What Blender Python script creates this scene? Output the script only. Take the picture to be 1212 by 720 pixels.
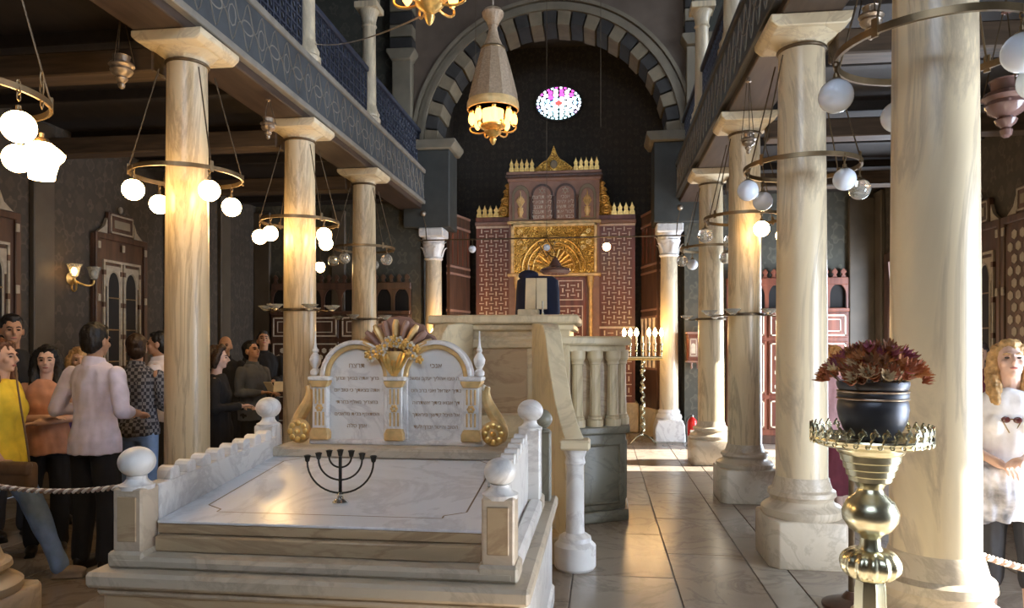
import bpy, bmesh, math, random
from math import sin, cos, pi, radians as R
from mathutils import Vector, Matrix, noise
random.seed(7)
scene = bpy.context.scene
for o in list(bpy.data.objects):
    bpy.data.objects.remove(o)
COL = scene.collection

# ------------------------------------------------------------------ camera
FPX, HOR = 850.0, 410.0                       # focal length in px and horizon row of the 1212x720 frame
YAW = math.atan(106 / FPX)                    # the nave axis vanishes at px 712
CS, SN = cos(YAW), sin(YAW)
cam = bpy.data.cameras.new('camera')
cam.sensor_width = 36.0
cam.lens = 36.0 * FPX / 1212
cam.shift_y = (HOR - 360) / 1212
cam.clip_start = 0.05
co = bpy.data.objects.new('camera', cam)
COL.objects.link(co)
co.location = (0, 0, 1.6)
co.rotation_euler = (pi / 2, 0, YAW)
scene.camera = co


def atd(px, py, d):
    a, b = (px - 606) / FPX, (HOR - py) / FPX
    return Vector((d * (-SN + a * CS), d * (CS + a * SN), 1.6 + b * d))


def atY(px, py, Y):
    a = (px - 606) / FPX
    return atd(px, py, Y / (CS + a * SN))


def atX(px, py, X):
    a = (px - 606) / FPX
    return atd(px, py, X / (-SN + a * CS))


# ------------------------------------------------------------------ world, large lights, exposure
vs = scene.view_settings
vs.view_transform = 'Standard'
vs.look = 'None'
vs.gamma = 1.0
vs.exposure = 0.22
vs.use_curve_mapping = False
W = bpy.data.worlds.new('sky')
scene.world = W
W.use_nodes = True
bg = W.node_tree.nodes['Background']
bg.inputs[0].default_value = (0.62, 0.76, 1.0, 1)
bg.inputs[1].default_value = 0.8


def area(name, loc, rot, sx, sy, power, colr):
    l = bpy.data.lights.new(name, 'AREA')
    l.shape = 'RECTANGLE'
    l.size, l.size_y, l.energy, l.color = sx, sy, power, colr
    o = bpy.data.objects.new(name, l)
    o.location, o.rotation_euler = loc, rot
    COL.objects.link(o)
    return o


XL, XR, YE, ZC = -6.2, 4.44, 12.3, 8.2        # left wall, right wall, end wall, ceiling
DOORS = [(1.7, 4.1, 0.0, 2.6), (9.75, 11.75, 0.0, 2.9)]
UPWIN = [(2.6, 4.2, 5.5, 7.5), (5.6, 7.2, 5.5, 7.5), (8.6, 10.2, 5.5, 7.5)]
DAY = (0.73, 0.84, 1.0)
# daylight standing in the two doorways and the gallery windows of the right-hand wall
for (y0, y1, z0, z1), p in zip(DOORS, (360, 380)):
    area('doorway_daylight', (XR + 0.42, (y0 + y1) / 2, (z0 + z1) / 2), (0, R(90), 0), z1 - z0, y1 - y0, p, DAY)
for y0, y1, z0, z1 in UPWIN:
    area('gallery_window_daylight', (XR - 0.01, (y0 + y1) / 2, (z0 + z1) / 2), (0, R(90), 0), z1 - z0, y1 - y0, 80, DAY)
REARWIN = (-2.9, 1.1, 5.2, 7.6)                # tall window over the entrance, behind the viewer
area('entrance_window_daylight', ((REARWIN[0] + REARWIN[1]) / 2, -2.99, (REARWIN[2] + REARWIN[3]) / 2), (R(-90), 0, 0), REARWIN[1] - REARWIN[0], REARWIN[3] - REARWIN[2], 420, DAY)
sun = bpy.data.lights.new('sun', 'SUN')
sun.energy, sun.angle, sun.color = 34.0, R(0.6), (1.0, 0.95, 0.86)
so = bpy.data.objects.new('sun', sun)
COL.objects.link(so)
so.rotation_euler = Vector((-cos(R(25)) * cos(R(6)), -cos(R(25)) * sin(R(6)), -sin(R(25)))).to_track_quat('-Z', 'Y').to_euler()


# ------------------------------------------------------------------ materials
def nmat(name):
    m = bpy.data.materials.new(name)
    m.use_nodes = True
    nt = m.node_tree
    return m, nt, nt.nodes['Principled BSDF']


def N(nt, t, **kw):
    n = nt.nodes.new(t)
    for k, v in kw.items():
        if isinstance(k, str) and hasattr(n, k):
            setattr(n, k, v)
    return n


def coords(nt, scale=(1, 1, 1), rot=(0, 0, 0), src='Object'):
    tc, mp = N(nt, 'ShaderNodeTexCoord'), N(nt, 'ShaderNodeMapping')
    mp.inputs['Scale'].default_value = scale
    mp.inputs['Rotation'].default_value = rot
    nt.links.new(tc.outputs[src], mp.inputs['Vector'])
    return mp.outputs[0]


def ramp(nt, fac, stops):
    r = N(nt, 'ShaderNodeValToRGB')
    while len(r.color_ramp.elements) < len(stops):
        r.color_ramp.elements.new(0.5)
    for e, (p, c) in zip(r.color_ramp.elements, stops):
        e.position = p
        e.color = (*c, 1)
    nt.links.new(fac, r.inputs[0])
    return r.outputs[0]


def bump(nt, b, h, s=0.2, d=0.01):
    n = N(nt, 'ShaderNodeBump')
    n.inputs['Strength'].default_value = s
    n.inputs['Distance'].default_value = d
    nt.links.new(h, n.inputs['Height'])
    nt.links.new(n.outputs[0], b.inputs['Normal'])


def plain(name, c, rough=0.5, metal=0.0, var=0.12, scale=9, bmp=0.0, **kw):
    m, nt, b = nmat(name)
    n = N(nt, 'ShaderNodeTexNoise')
    n.inputs['Scale'].default_value = scale
    n.inputs['Detail'].default_value = 4
    nt.links.new(coords(nt), n.inputs['Vector'])
    lo, hi = [x * (1 - var) for x in c], [min(1, x * (1 + var)) for x in c]
    nt.links.new(ramp(nt, n.outputs[0], [(0.3, lo), (0.7, hi)]), b.inputs['Base Color'])
    b.inputs['Roughness'].default_value = rough
    b.inputs['Metallic'].default_value = metal
    if bmp:
        bump(nt, b, n.outputs[0], bmp, 0.01)
    for k, v in kw.items():
        b.inputs[k.replace('_', ' ')].default_value = v
    return m


def emit(name, c, s):
    m, nt, b = nmat(name)
    b.inputs['Base Color'].default_value = (*c, 1)
    b.inputs['Emission Color'].default_value = (*c, 1)
    b.inputs['Emission Strength'].default_value = s
    return m


def marble(name, base, vein, stretch=(1, 1, 1), scale=1.4, rough=0.3, amount=0.5, blotch=None):
    m, nt, b = nmat(name)
    v = coords(nt, stretch)
    n = N(nt, 'ShaderNodeTexNoise')
    n.inputs['Scale'].default_value = scale
    n.inputs['Detail'].default_value = 8
    n.inputs['Roughness'].default_value = 0.62
    n.inputs['Distortion'].default_value = 1.2
    nt.links.new(v, n.inputs['Vector'])
    mid = [x + (y - x) * amount * 0.35 for x, y in zip(base, vein)]
    vv = [x + (y - x) * amount for x, y in zip(base, vein)]
    c1 = ramp(nt, n.outputs[0], [(0.30, mid), (0.44, base), (0.495, vv), (0.53, base), (0.75, blotch or mid)])
    nt.links.new(c1, b.inputs['Base Color'])
    b.inputs['Roughness'].default_value = rough
    bump(nt, b, n.outputs[0], 0.04, 0.01)
    return m


def stencil(name, base, pale, cell, amount=0.5, rough=0.75):
    """painted all-over damask: ogee medallions in vertical stripes on a dark ground"""
    m, nt, b = nmat(name)
    sp = N(nt, 'ShaderNodeSeparateXYZ')
    nt.links.new(coords(nt), sp.inputs[0])

    def mth(op, a, c=None):
        q = N(nt, 'ShaderNodeMath', operation=op)
        for i_, x in enumerate((a, c)):
            if x is None:
                continue
            if isinstance(x, (int, float)):
                q.inputs[i_].default_value = x
            else:
                nt.links.new(x, q.inputs[i_])
        return q.outputs[0]
    u = mth('MULTIPLY', mth('ADD', sp.outputs[0], sp.outputs[1]), 2 * pi / cell)
    w = mth('MULTIPLY', sp.outputs[2], 2 * pi / (cell * 1.5))
    f = mth('ADD', mth('MULTIPLY', mth('COSINE', u), mth('COSINE', w)), mth('MULTIPLY', mth('COSINE', mth('MULTIPLY', u, 3)), mth('MULTIPLY', mth('COSINE', mth('MULTIPLY', w, 4)), 0.35)))
    n = N(nt, 'ShaderNodeTexNoise')
    n.inputs['Scale'].default_value = 2.2
    n.inputs['Detail'].default_value = 5
    nt.links.new(coords(nt), n.inputs['Vector'])
    g = mth('ADD', mth('MULTIPLY', f, 0.32), n.outputs[0])
    p = [x + (y - x) * amount for x, y in zip(base, pale)]
    q = [x + (y - x) * amount * 0.4 for x, y in zip(base, pale)]
    nt.links.new(ramp(nt, g, [(0.22, q), (0.36, base), (0.60, base), (0.66, p), (0.74, q), (0.86, base)]), b.inputs['Base Color'])
    b.inputs['Roughness'].default_value = rough
    return m


def wood(name, base, dark, stretch=(1, 12, 12), rough=0.45):
    m, nt, b = nmat(name)
    n = N(nt, 'ShaderNodeTexNoise')
    n.inputs['Scale'].default_value = 2.2
    n.inputs['Detail'].default_value = 6
    nt.links.new(coords(nt, stretch), n.inputs['Vector'])
    nt.links.new(ramp(nt, n.outputs[0], [(0.32, dark), (0.68, base)]), b.inputs['Base Color'])
    b.inputs['Roughness'].default_value = rough
    bump(nt, b, n.outputs[0], 0.1, 0.005)
    return m


def relief(name, base, dark, cell, metal=0.8, rough=0.32):
    """carved gilt: scrollwork relief in the surface"""
    m, nt, b = nmat(name)
    v = coords(nt, (1 / cell,) * 3)
    n = N(nt, 'ShaderNodeTexNoise')
    n.inputs['Scale'].default_value = 1.1
    n.inputs['Detail'].default_value = 1.5
    n.inputs['Distortion'].default_value = 3.0
    nt.links.new(v, n.inputs['Vector'])
    ws = N(nt, 'ShaderNodeMath', operation='PINGPONG')
    ws.inputs[1].default_value = 0.09
    nt.links.new(n.outputs[0], ws.inputs[0])
    nt.links.new(ramp(nt, ws.outputs[0], [(0.008, dark), (0.045, base)]), b.inputs['Base Color'])
    b.inputs['Metallic'].default_value = metal
    b.inputs['Roughness'].default_value = rough
    bump(nt, b, ws.outputs[0], 0.9, 0.12)
    return m


M = {}
M['column'] = marble('veined cream marble', (0.66, 0.53, 0.33), (0.30, 0.22, 0.14), (2.2, 2.2, 0.35), 1.5, 0.32, 0.62)
M['column_pale'] = marble('pale marble', (0.68, 0.56, 0.37), (0.34, 0.27, 0.20), (1.6, 1.6, 0.4), 1.3, 0.30, 0.55)
M['column_base'] = marble('weathered marble', (0.55, 0.46, 0.34), (0.26, 0.20, 0.14), (1.2, 1.2, 1.8), 1.5, 0.42, 0.4)
M['capital'] = marble('painted capital stone', (0.74, 0.62, 0.41), (0.46, 0.35, 0.22), (1, 1, 1), 3, 0.5, 0.5)
M['white_marble'] = marble('white marble', (0.80, 0.77, 0.73), (0.42, 0.38, 0.36), (1, 1, 1), 2.0, 0.30, 0.45)
M['tan_marble'] = marble('honey marble', (0.52, 0.375, 0.22), (0.28, 0.17, 0.09), (0.7, 0.7, 1.6), 1.8, 0.36, 0.5)
M['slab_white'] = marble('skylight tinted white marble', (0.80, 0.81, 0.84), (0.45, 0.44, 0.47), (1, 1, 1), 1.4, 0.22, 0.35)  # cool skylight on the slab top put into the colour
M['post_marble'] = marble('lamp tinted white marble', (0.64, 0.52, 0.38), (0.38, 0.28, 0.19), (1, 1, 1), 1.6, 0.32, 0.35)  # front posts only: warm lamp light mixed into the white marble
M['bimah'] = marble('ivory marble', (0.68, 0.57, 0.37), (0.40, 0.32, 0.20), (1, 1, 0.6), 1.6, 0.36, 0.45)
M['bimah_grey'] = marble('grey green marble', (0.21, 0.195, 0.145), (0.12, 0.11, 0.08), (1, 1, 1), 2.4, 0.36, 0.6)
M['gilt'] = plain('gilding', (0.78, 0.50, 0.16), 0.34, 0.75, 0.25, 30, 0.2)
M['gilt_relief'] = relief('carved gilding', (0.86, 0.56, 0.14), (0.24, 0.10, 0.02), 0.2)
M['ochre'] = plain('ochre stone gilding', (0.70, 0.47, 0.20), 0.42, 0.25, 0.25, 14, 0.15)
M['brass'] = plain('polished brass', (0.64, 0.60, 0.42), 0.27, 0.95, 0.14, 6)
M['iron'] = plain('bronzed iron', (0.12, 0.085, 0.05), 0.45, 0.7, 0.25, 20)
M['bronze'] = plain('antique bronze', (0.20, 0.14, 0.075), 0.4, 0.8, 0.2, 12)
M['silver'] = plain('tarnished silver', (0.42, 0.34, 0.26), 0.35, 0.8, 0.3, 25, 0.3)
M['black_metal'] = plain('dark patinated metal', (0.035, 0.035, 0.032), 0.4, 0.6, 0.3, 20)
M['steel'] = plain('bright steel', (0.7, 0.68, 0.64), 0.2, 0.95)
M['lit'] = emit('lit opal glass', (1.0, 0.64, 0.27), 36)
M['lit_small'] = emit('lit candle bulb', (1.0, 0.60, 0.24), 75)
M['lit_lantern'] = emit('lit lantern glass', (1.0, 0.47, 0.11), 4.5)
M['opal'] = plain('opal glass', (0.80, 0.86, 0.95), 0.06, 0.0, 0.05, 4, 0, Transmission_Weight=0.2, IOR=1.45)
M['glass'] = plain('clear glass', (0.80, 0.78, 0.70), 0.05, 0.0, 0.05, 4, 0, Transmission_Weight=0.75, IOR=1.4)
M['frosted'] = plain('frosted window glass', (0.75, 0.80, 0.85), 0.6, 0, 0.03, 3, 0, Transmission_Weight=0.15)
M['pink_glass'] = plain('rose glass', (0.24, 0.14, 0.12), 0.15, 0.0, 0.1, 5, 0, Transmission_Weight=0.3)
M['wall'] = stencil('dark stencilled plaster', (0.048, 0.037, 0.026), (0.13, 0.10, 0.07), 0.34, 0.5)
M['wall_green'] = stencil('dark olive damask plaster', (0.066, 0.063, 0.048), (0.15, 0.14, 0.10), 0.42, 0.6)
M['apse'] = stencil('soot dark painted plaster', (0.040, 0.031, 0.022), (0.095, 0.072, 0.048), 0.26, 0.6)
M['spandrel'] = plain('brown painted plaster', (0.145, 0.105, 0.075), 0.7, 0, 0.18, 3)
M['pier'] = plain('slate painted pier', (0.045, 0.046, 0.040), 0.6, 0, 0.25, 4)
M['pilaster'] = plain('dark umber pilaster', (0.085, 0.066, 0.045), 0.55, 0, 0.2, 3)
M['ceiling'] = wood('dark stained ceiling boards', (0.020, 0.014, 0.010), (0.012, 0.008, 0.006), (6, 0.6, 6), 0.6)
M['beam'] = wood('worn brown beam', (0.105, 0.070, 0.043), (0.05, 0.033, 0.02), (1, 10, 10), 0.55)
M['fascia'] = plain('slate blue painted board', (0.062, 0.066, 0.070), 0.55, 0, 0.2, 5)
M['fascia_line'] = plain('ash painted strapwork', (0.24, 0.21, 0.17), 0.6, 0, 0.15, 8)
M['soffit'] = wood('chestnut soffit board', (0.085, 0.054, 0.038), (0.045, 0.028, 0.02), (8, 0.8, 8), 0.4)
M['rail'] = plain('blue black painted ironwork', (0.034, 0.039, 0.060), 0.45, 0.1, 0.2, 6)
M['voussoir_pale'] = plain('limewashed voussoir', (0.225, 0.18, 0.115), 0.7, 0, 0.18, 6)
M['voussoir_dark'] = plain('charcoal voussoir', (0.040, 0.036, 0.032), 0.7, 0, 0.2, 6)
M['stone_grey'] = plain('dull grey stone', (0.215, 0.18, 0.125), 0.65, 0, 0.15, 4)
M['red_wood'] = wood('red lacquered wood', (0.23, 0.070, 0.036), (0.11, 0.032, 0.018), (6, 6, 0.6), 0.38)
M['brown_wood'] = wood('walnut wood', (0.115, 0.056, 0.034), (0.05, 0.026, 0.017), (6, 6, 0.6), 0.4)
M['mauve_wood'] = plain('mauve brown painted wood', (0.30, 0.17, 0.125), 0.5, 0, 0.15, 8)
M['bone'] = plain('bone inlay', (0.70, 0.56, 0.42), 0.4, 0, 0.15, 20)
M['bone_dull'] = plain('ivory inlay', (0.60, 0.54, 0.44), 0.45, 0, 0.15, 20)
M['bone_dim'] = plain('darker ivory inlay', (0.34, 0.29, 0.22), 0.5, 0, 0.15, 20)  # darker copy of the ivory inlay for the wall window panels
M['void'] = plain('black recess', (0.008, 0.006, 0.005), 0.8)
M['slab'] = marble('worn floor marble', (0.30, 0.245, 0.19), (0.17, 0.13, 0.10), (1, 1, 1), 1.7, 0.24, 0.6)
M['slab_b'] = marble('pale floor marble', (0.36, 0.31, 0.25), (0.21, 0.17, 0.13), (1, 1, 1), 1.3, 0.24, 0.6)
M['joint'] = plain('floor joint mortar', (0.15, 0.125, 0.10), 0.8)
M['navy'] = plain('navy velvet', (0.012, 0.015, 0.038), 0.85, 0, 0.2, 8, 0.2)
M['paper'] = plain('old paper', (0.72, 0.60, 0.38), 0.7)
M['ink'] = plain('gilded brown lettering', (0.42, 0.29, 0.18), 0.6)
M['chrome_red'] = plain('red enamel', (0.60, 0.025, 0.02), 0.25)
M['fabric_shade'] = plain('beaded crystal shade', (0.36, 0.255, 0.16), 0.35, 0.15, 0.2, 60, 0.6)


# ------------------------------------------------------------------ mesh helpers
class MB:
    def __init__(s):
        s.v, s.f = [], []

    def add(s, vs_, fs):
        k = len(s.v)
        s.v += [tuple(p) for p in vs_]
        s.f += [tuple(i + k for i in f) for f in fs]
        return s

    def box(s, x0, x1, y0, y1, z0, z1):
        return s.add([(x0, y0, z0), (x1, y0, z0), (x1, y1, z0), (x0, y1, z0), (x0, y0, z1), (x1, y0, z1), (x1, y1, z1), (x0, y1, z1)],
                     [(0, 3, 2, 1), (4, 5, 6, 7), (0, 1, 5, 4), (1, 2, 6, 5), (2, 3, 7, 6), (3, 0, 4, 7)])

    def cbox(s, c, d):
        return s.box(c[0] - d[0] / 2, c[0] + d[0] / 2, c[1] - d[1] / 2, c[1] + d[1] / 2, c[2] - d[2] / 2, c[2] + d[2] / 2)

    def loft(s, rings, cap=True):
        n = len(rings[0])
        fs = []
        for i in range(len(rings) - 1):
            for j in range(n):
                a, b = i * n + j, i * n + (j + 1) % n
                fs.append((a, b, b + n, a + n))
        if cap:
            fs.append(tuple(reversed(range(n))))
            fs.append(tuple(range((len(rings) - 1) * n, len(rings) * n)))
        return s.add([p for r in rings for p in r], fs)

    def lathe(s, prof, n=24, c=(0, 0, 0), cap=True, sx=1, sy=1, ph=0):
        return s.loft([[(c[0] + sx * r * cos(ph + 2 * pi * j / n), c[1] + sy * r * sin(ph + 2 * pi * j / n), c[2] + z) for j in range(n)] for r, z in prof], cap)

    def sphere(s, c, r, n=16, m=10):
        if not hasattr(r, '__len__'):
            r = (r, r, r)
        pr = [(max(0.02, sin(pi * i / m)), -cos(pi * i / m)) for i in range(m + 1)]
        return s.loft([[(c[0] + r[0] * a * cos(2 * pi * j / n), c[1] + r[1] * a * sin(2 * pi * j / n), c[2] + r[2] * z) for j in range(n)] for a, z in pr])

    def tube(s, pts, r, n=8, cap=True, closed=False, flat=None):
        pts = [Vector(p) for p in pts]
        k = len(pts)
        rr = r if hasattr(r, '__len__') else [r] * k
        rings, up = [], None
        for i, p in enumerate(pts):
            if closed:
                t = pts[(i + 1) % k] - pts[i - 1]
            else:
                t = pts[min(i + 1, k - 1)] - pts[max(i - 1, 0)]
            t = t.normalized() if t.length > 1e-9 else Vector((0, 0, 1))
            if up is None:
                up = Vector((0, 0, 1)) if abs(t.z) < 0.9 else Vector((1, 0, 0))
            a = t.cross(up)
            if a.length < 1e-5:
                a = t.cross(Vector((0, 1, 0.01)))
            a.normalize()
            b = a.cross(t).normalized()
            up = b
            fl = flat or (1, 1)
            rings.append([p + a * (rr[i] * fl[0] * cos(2 * pi * j / n)) + b * (rr[i] * fl[1] * sin(2 * pi * j / n)) for j in range(n)])
        if closed:
            rings.append(rings[0])
            return s.loft(rings, False)
        return s.loft(rings, cap)

    def ring(s, c, rad, r, n=40, m=8, flat=(1, 1)):
        return s.loft([[(c[0] + (rad + r * flat[0] * cos(2 * pi * j / m)) * cos(2 * pi * i / n), c[1] + (rad + r * flat[0] * cos(2 * pi * j / m)) * sin(2 * pi * i / n), c[2] + r * flat[1] * sin(2 * pi * j / m)) for j in range(m)] for i in range(n + 1)], False)

    def prism(s, poly, a, b, ax='y', o=(0, 0, 0)):
        """polygon (u,w) extruded from a to b along ax; y: u=x w=z, x: u=y w=z, z: u=x w=y"""
        def P(u, w, t):
            p = {'y': (u, t, w), 'x': (t, u, w), 'z': (u, w, t)}[ax]
            return (p[0] + o[0], p[1] + o[1], p[2] + o[2])
        n = len(poly)
        vs_ = [P(u, w, a) for u, w in poly] + [P(u, w, b) for u, w in poly]
        fs = [tuple(range(n)), tuple(range(2 * n - 1, n - 1, -1))] + [(i, i + n, (i + 1) % n + n, (i + 1) % n) for i in range(n)]
        return s.add(vs_, fs)

    def xf(s, mat, start=0):
        s.v[start:] = [tuple(mat @ Vector(p)) for p in s.v[start:]]
        return s

    def mesh(s, name, mat, bevel=0.0, smooth=35, seg=1):
        me = bpy.data.meshes.new(name)
        me.from_pydata(s.v, [], s.f)
        bm = bmesh.new()
        bm.from_mesh(me)
        bmesh.ops.remove_doubles(bm, verts=bm.verts, dist=1e-5)
        bmesh.ops.recalc_face_normals(bm, faces=bm.faces)
        if bevel:
            es = [e for e in bm.edges if len(e.link_faces) == 2 and e.calc_face_angle(0) > R(40)]
            bmesh.ops.bevel(bm, geom=es, offset=bevel, segments=seg, profile=0.5, affect='EDGES', clamp_overlap=True)
        bm.to_mesh(me)
        bm.free()
        if smooth:
            me.shade_smooth()
            me.set_sharp_from_angle(angle=R(smooth))
        if mat is not None:
            me.materials.append(M[mat] if isinstance(mat, str) else mat)
        return me

    def build(s, name, mat, parent=None, bevel=0.0, smooth=35, seg=1, loc=None, rot=None):
        return put(name, s.mesh(name, mat, bevel, smooth, seg), parent, loc, rot)


def put(name, me, parent=None, loc=None, rot=None, sc=None):
    o = bpy.data.objects.new(name, me)
    COL.objects.link(o)
    if parent is not None:
        o.parent = parent
    if loc is not None:
        o.location = loc
    if rot is not None:
        o.rotation_euler = rot
    if sc is not None:
        o.scale = sc if hasattr(sc, '__len__') else (sc,) * 3
    return o


def tag(o, label, cat, group=None, kind=None):
    o['label'], o['category'] = label, cat
    if group:
        o['group'] = group
    if kind:
        o['kind'] = kind
    return o


def thing(name, label, cat, loc=(0, 0, 0), rz=0.0, group=None):
    o = put(name, None, None, loc, (0, 0, rz))
    o.empty_display_size = 0.1
    return tag(o, label, cat, group)


def struct(o, label=None):
    o['kind'] = 'structure'
    if label:
        o['label'] = label
    return o


def copy_tree(o, parent=None, loc=None, rz=None, label=None):
    c = o.copy()
    COL.objects.link(c)
    c.parent = parent
    if loc is not None:
        c.location = loc
    if rz is not None:
        c.rotation_euler = (0, 0, rz)
    if label:
        c['label'] = label
    for ch in list(o.children):
        copy_tree(ch, c)
    return c


def arc(cx, cz, r, a0, a1, n):
    return [(cx + r * cos(R(a0 + (a1 - a0) * i / n)), cz + r * sin(R(a0 + (a1 - a0) * i / n))) for i in range(n + 1)]


def bez(pts, n=16):
    out = []
    for i in range(n + 1):
        t = i / n
        q = [Vector(p) for p in pts]
        while len(q) > 1:
            q = [q[k].lerp(q[k + 1], t) for k in range(len(q) - 1)]
        out.append(q[0])
    return out


def heb(name, text, size, mat, parent, loc, depth=0.0015, align='CENTER'):
    """one line of raised Hebrew lettering in the XZ plane facing -Y"""
    cu = bpy.data.curves.new('line', 'FONT')
    cu.body = text[::-1]
    cu.size, cu.align_x, cu.extrude, cu.resolution_u = size, align, depth, 2
    t = bpy.data.objects.new('line', cu)
    COL.objects.link(t)
    dg = bpy.context.evaluated_depsgraph_get()
    me = bpy.data.meshes.new_from_object(t.evaluated_get(dg))
    bpy.data.objects.remove(t)
    me.materials.clear()
    me.materials.append(M[mat])
    return put(name, me, parent, loc, (pi / 2, 0, 0))


# ================================================================== the setting
AX = -0.88                                    # nave axis
# ---- floor: mortar bed with marble slabs
fl = struct(MB().box(XL, XR, -3, 14.4, -0.2, -0.012).build('floor', 'joint'), 'worn polished marble slab floor')
xs = [XL, -5.45, -4.7, -3.95, -3.2, -2.45, -1.7, -0.95, -0.2, 0.5, 1.07, 1.32, 2.1, 2.9, 3.7, XR]
k = 0
for i in range(len(xs) - 1):
    y = -3.0 + (0.5 if i % 2 else 0.0)
    ys = [-3.0]
    while ys[-1] < 14.4:
        ys.append(min(14.4, ys[-1] + (1.15 if not (len(ys) == 1 and i % 2) else 0.6)))
    for j in range(len(ys) - 1):
        g = 0.004
        dz = random.uniform(-0.0015, 0.0)
        mb = MB().box(xs[i] + g, xs[i + 1] - g, ys[j] + g, ys[j + 1] - g, -0.02, dz)
        mb.build('slab', random.choice(['slab', 'slab', 'slab_b']), fl, 0.003, 0)
        k += 1

# ---- outer walls
struct(MB().box(XL - 0.35, XL, -3, YE + 0.45, 0, ZC).build('wall_left', 'wall'), 'dark stencilled aisle wall behind the crowd')
a, b, c, d = REARWIN
rw = struct(MB().box(a, b, -3.2, -3.1, c, d).build('window_8', 'frosted'), 'frosted entrance window behind the viewer')
for i in range(5):
    x = a + (b - a) * i / 4
    MB().box(x - .05, x + .05, -3.1, -3.02, c, d).build('mullion', 'brown_wood', rw)
struct(MB().box(XL - .35, a, -3.3, -3, 0, ZC).box(b, XR + .35, -3.3, -3, 0, ZC).box(a, b, -3.3, -3, 0, c).box(a, b, -3.3, -3, d, ZC).build('wall_rear', 'wall'), 'dark rear wall behind the viewer')
mb = MB()
ops = sorted(DOORS + UPWIN)
ye = sorted({-3.0, YE + 0.45, *[o[0] for o in ops], *[o[1] for o in ops]})
for a, b in zip(ye[:-1], ye[1:]):
    z = 0.0
    for o in sorted([o for o in ops if o[0] <= a + 1e-6 and o[1] >= b - 1e-6], key=lambda o: o[2]):
        if o[2] > z:
            mb.box(XR, XR + 0.35, a, b, z, o[2])
        z = o[3]
    mb.box(XR, XR + 0.35, a, b, z, ZC)
struct(mb.build('wall_right', 'wall'), 'dark stencilled wall with doorways on the right')
n = 0
for y0, y1, z0, z1 in DOORS:
    n += 1
    mb = MB().box(XR - 0.05, XR + 0.2, y0 - 0.14, y0, z0, z1 + 0.14).box(XR - 0.05, XR + 0.2, y1, y1 + 0.14, z0, z1 + 0.14).box(XR - 0.05, XR + 0.2, y0, y1, z1, z1 + 0.14)
    struct(mb.build('door_%d' % n, 'brown_wood', bevel=0.01), 'open wooden doorway letting daylight into the right aisle')
n = 0
for y0, y1, z0, z1 in UPWIN:
    n += 1
    mb = MB().box(XR + 0.02, XR + 0.14, y0, y0 + 0.08, z0, z1).box(XR + 0.02, XR + 0.14, y1 - 0.08, y1, z0, z1).box(XR + 0.02, XR + 0.14, y0, y1, z1 - 0.08, z1).box(XR + 0.02, XR + 0.14, y0, y1, z0, z0 + 0.08)
    mb.box(XR + 0.05, XR + 0.11, (y0 + y1) / 2 - 0.03, (y0 + y1) / 2 + 0.03, z0, z1)
    wo = struct(mb.build('window_%d' % n, 'brown_wood'), 'gallery window letting in daylight')
    MB().box(XR + .07, XR + .08, y0, y1, z0, z1).build('pane', 'frosted', wo)  # unseen pane, added frosted to keep the sun out of the nave
struct(MB().box(XL - 0.35, XR + 0.35, -3.3, YE + 0.45, ZC, ZC + 0.2).build('ceiling', 'ceiling'), 'dark timber ceiling')
# pilaster strips on the aisle walls
n = 0
for x0, x1, y0, y1 in [(XL, XL + .07, 7.12, 7.42), (XL, XL + .07, 9.55, 9.9), (XL, XL + .07, 11.0, 11.3), (XL, XL + .07, 5.2, 5.5), (XR - .07, XR, 11.95, 12.3), (XR - .07, XR, 9.42, 9.68), (XR - .07, XR, 7.3, 7.6)]:
    n += 1
    struct(MB().box(x0, x1, y0, y1, 0, 4.08).build('trim_%d' % n, 'pilaster', bevel=0.012), 'dark flat pilaster strip on aisle wall')
n += 1
struct(MB().box(3.98, XR - .07, YE - .10, YE, 0, 4.0).build('trim_%d' % n, 'pilaster', bevel=0.012), 'dark corner pilaster beside the right panelling')
for x0, x1 in [(XL, XL + .3), (-4.75, -4.5)]:
    n += 1
    struct(MB().box(x0, x1, YE - .08, YE, 0, 4.0).build('trim_%d' % n, 'pilaster', bevel=0.012), 'dark flat pilaster strip on left end wall')

# ---- end wall with the great arch
AR, AI, ZS = 2.19, 1.96, 5.15
mb = MB()
mb.box(XL, -3.15, YE, YE + .45, 0, 5.12).box(1.38, XR, YE, YE + .45, 0, 5.12)
mb.box(XL, -3.4, YE, YE + .45, 5.12, ZC).box(1.63, XR, YE, YE + .45, 5.12, ZC)
we = struct(mb.build('wall_back', 'wall_green'), 'dark damask end wall of the aisles')
poly = [(-3.4, 5.12)] + [(AX + AR * cos(R(t)), ZS + AR * sin(R(t))) for t in range(180, -1, -6)] + [(1.63, 5.12), (1.63, ZC), (-3.4, ZC)]
MB().prism(poly, YE, YE + .45).build('spandrel', 'spandrel', we, smooth=0)
nv = 27
for i in range(nv):
    a0, a1 = 180 * i / nv + .35, 180 * (i + 1) / nv - .35
    ri = AI - (0.0 if i % 2 == 0 else -0.02)
    pl = arc(AX, ZS, AR + .01, a0, a1, 2) + arc(AX, ZS, ri, a1, a0, 2)
    MB().prism(pl, YE - .03, YE + .62).build('voussoir', 'voussoir_pale' if i % 2 == 0 else 'voussoir_dark', we, 0.008, 0)
for r0, r1, y in [(2.2, 2.26, .07), (2.26, 2.34, .045), (2.36, 2.42, .08)]:
    pl = arc(AX, ZS - .12, r1, 0, 180, 40) + arc(AX, ZS - .12, r0, 180, 0, 40)
    MB().prism([(u, w + .12) for u, w in pl], YE - y, YE + .02).build('arch_moulding', 'stone_grey', we, 0, 0)
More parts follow.
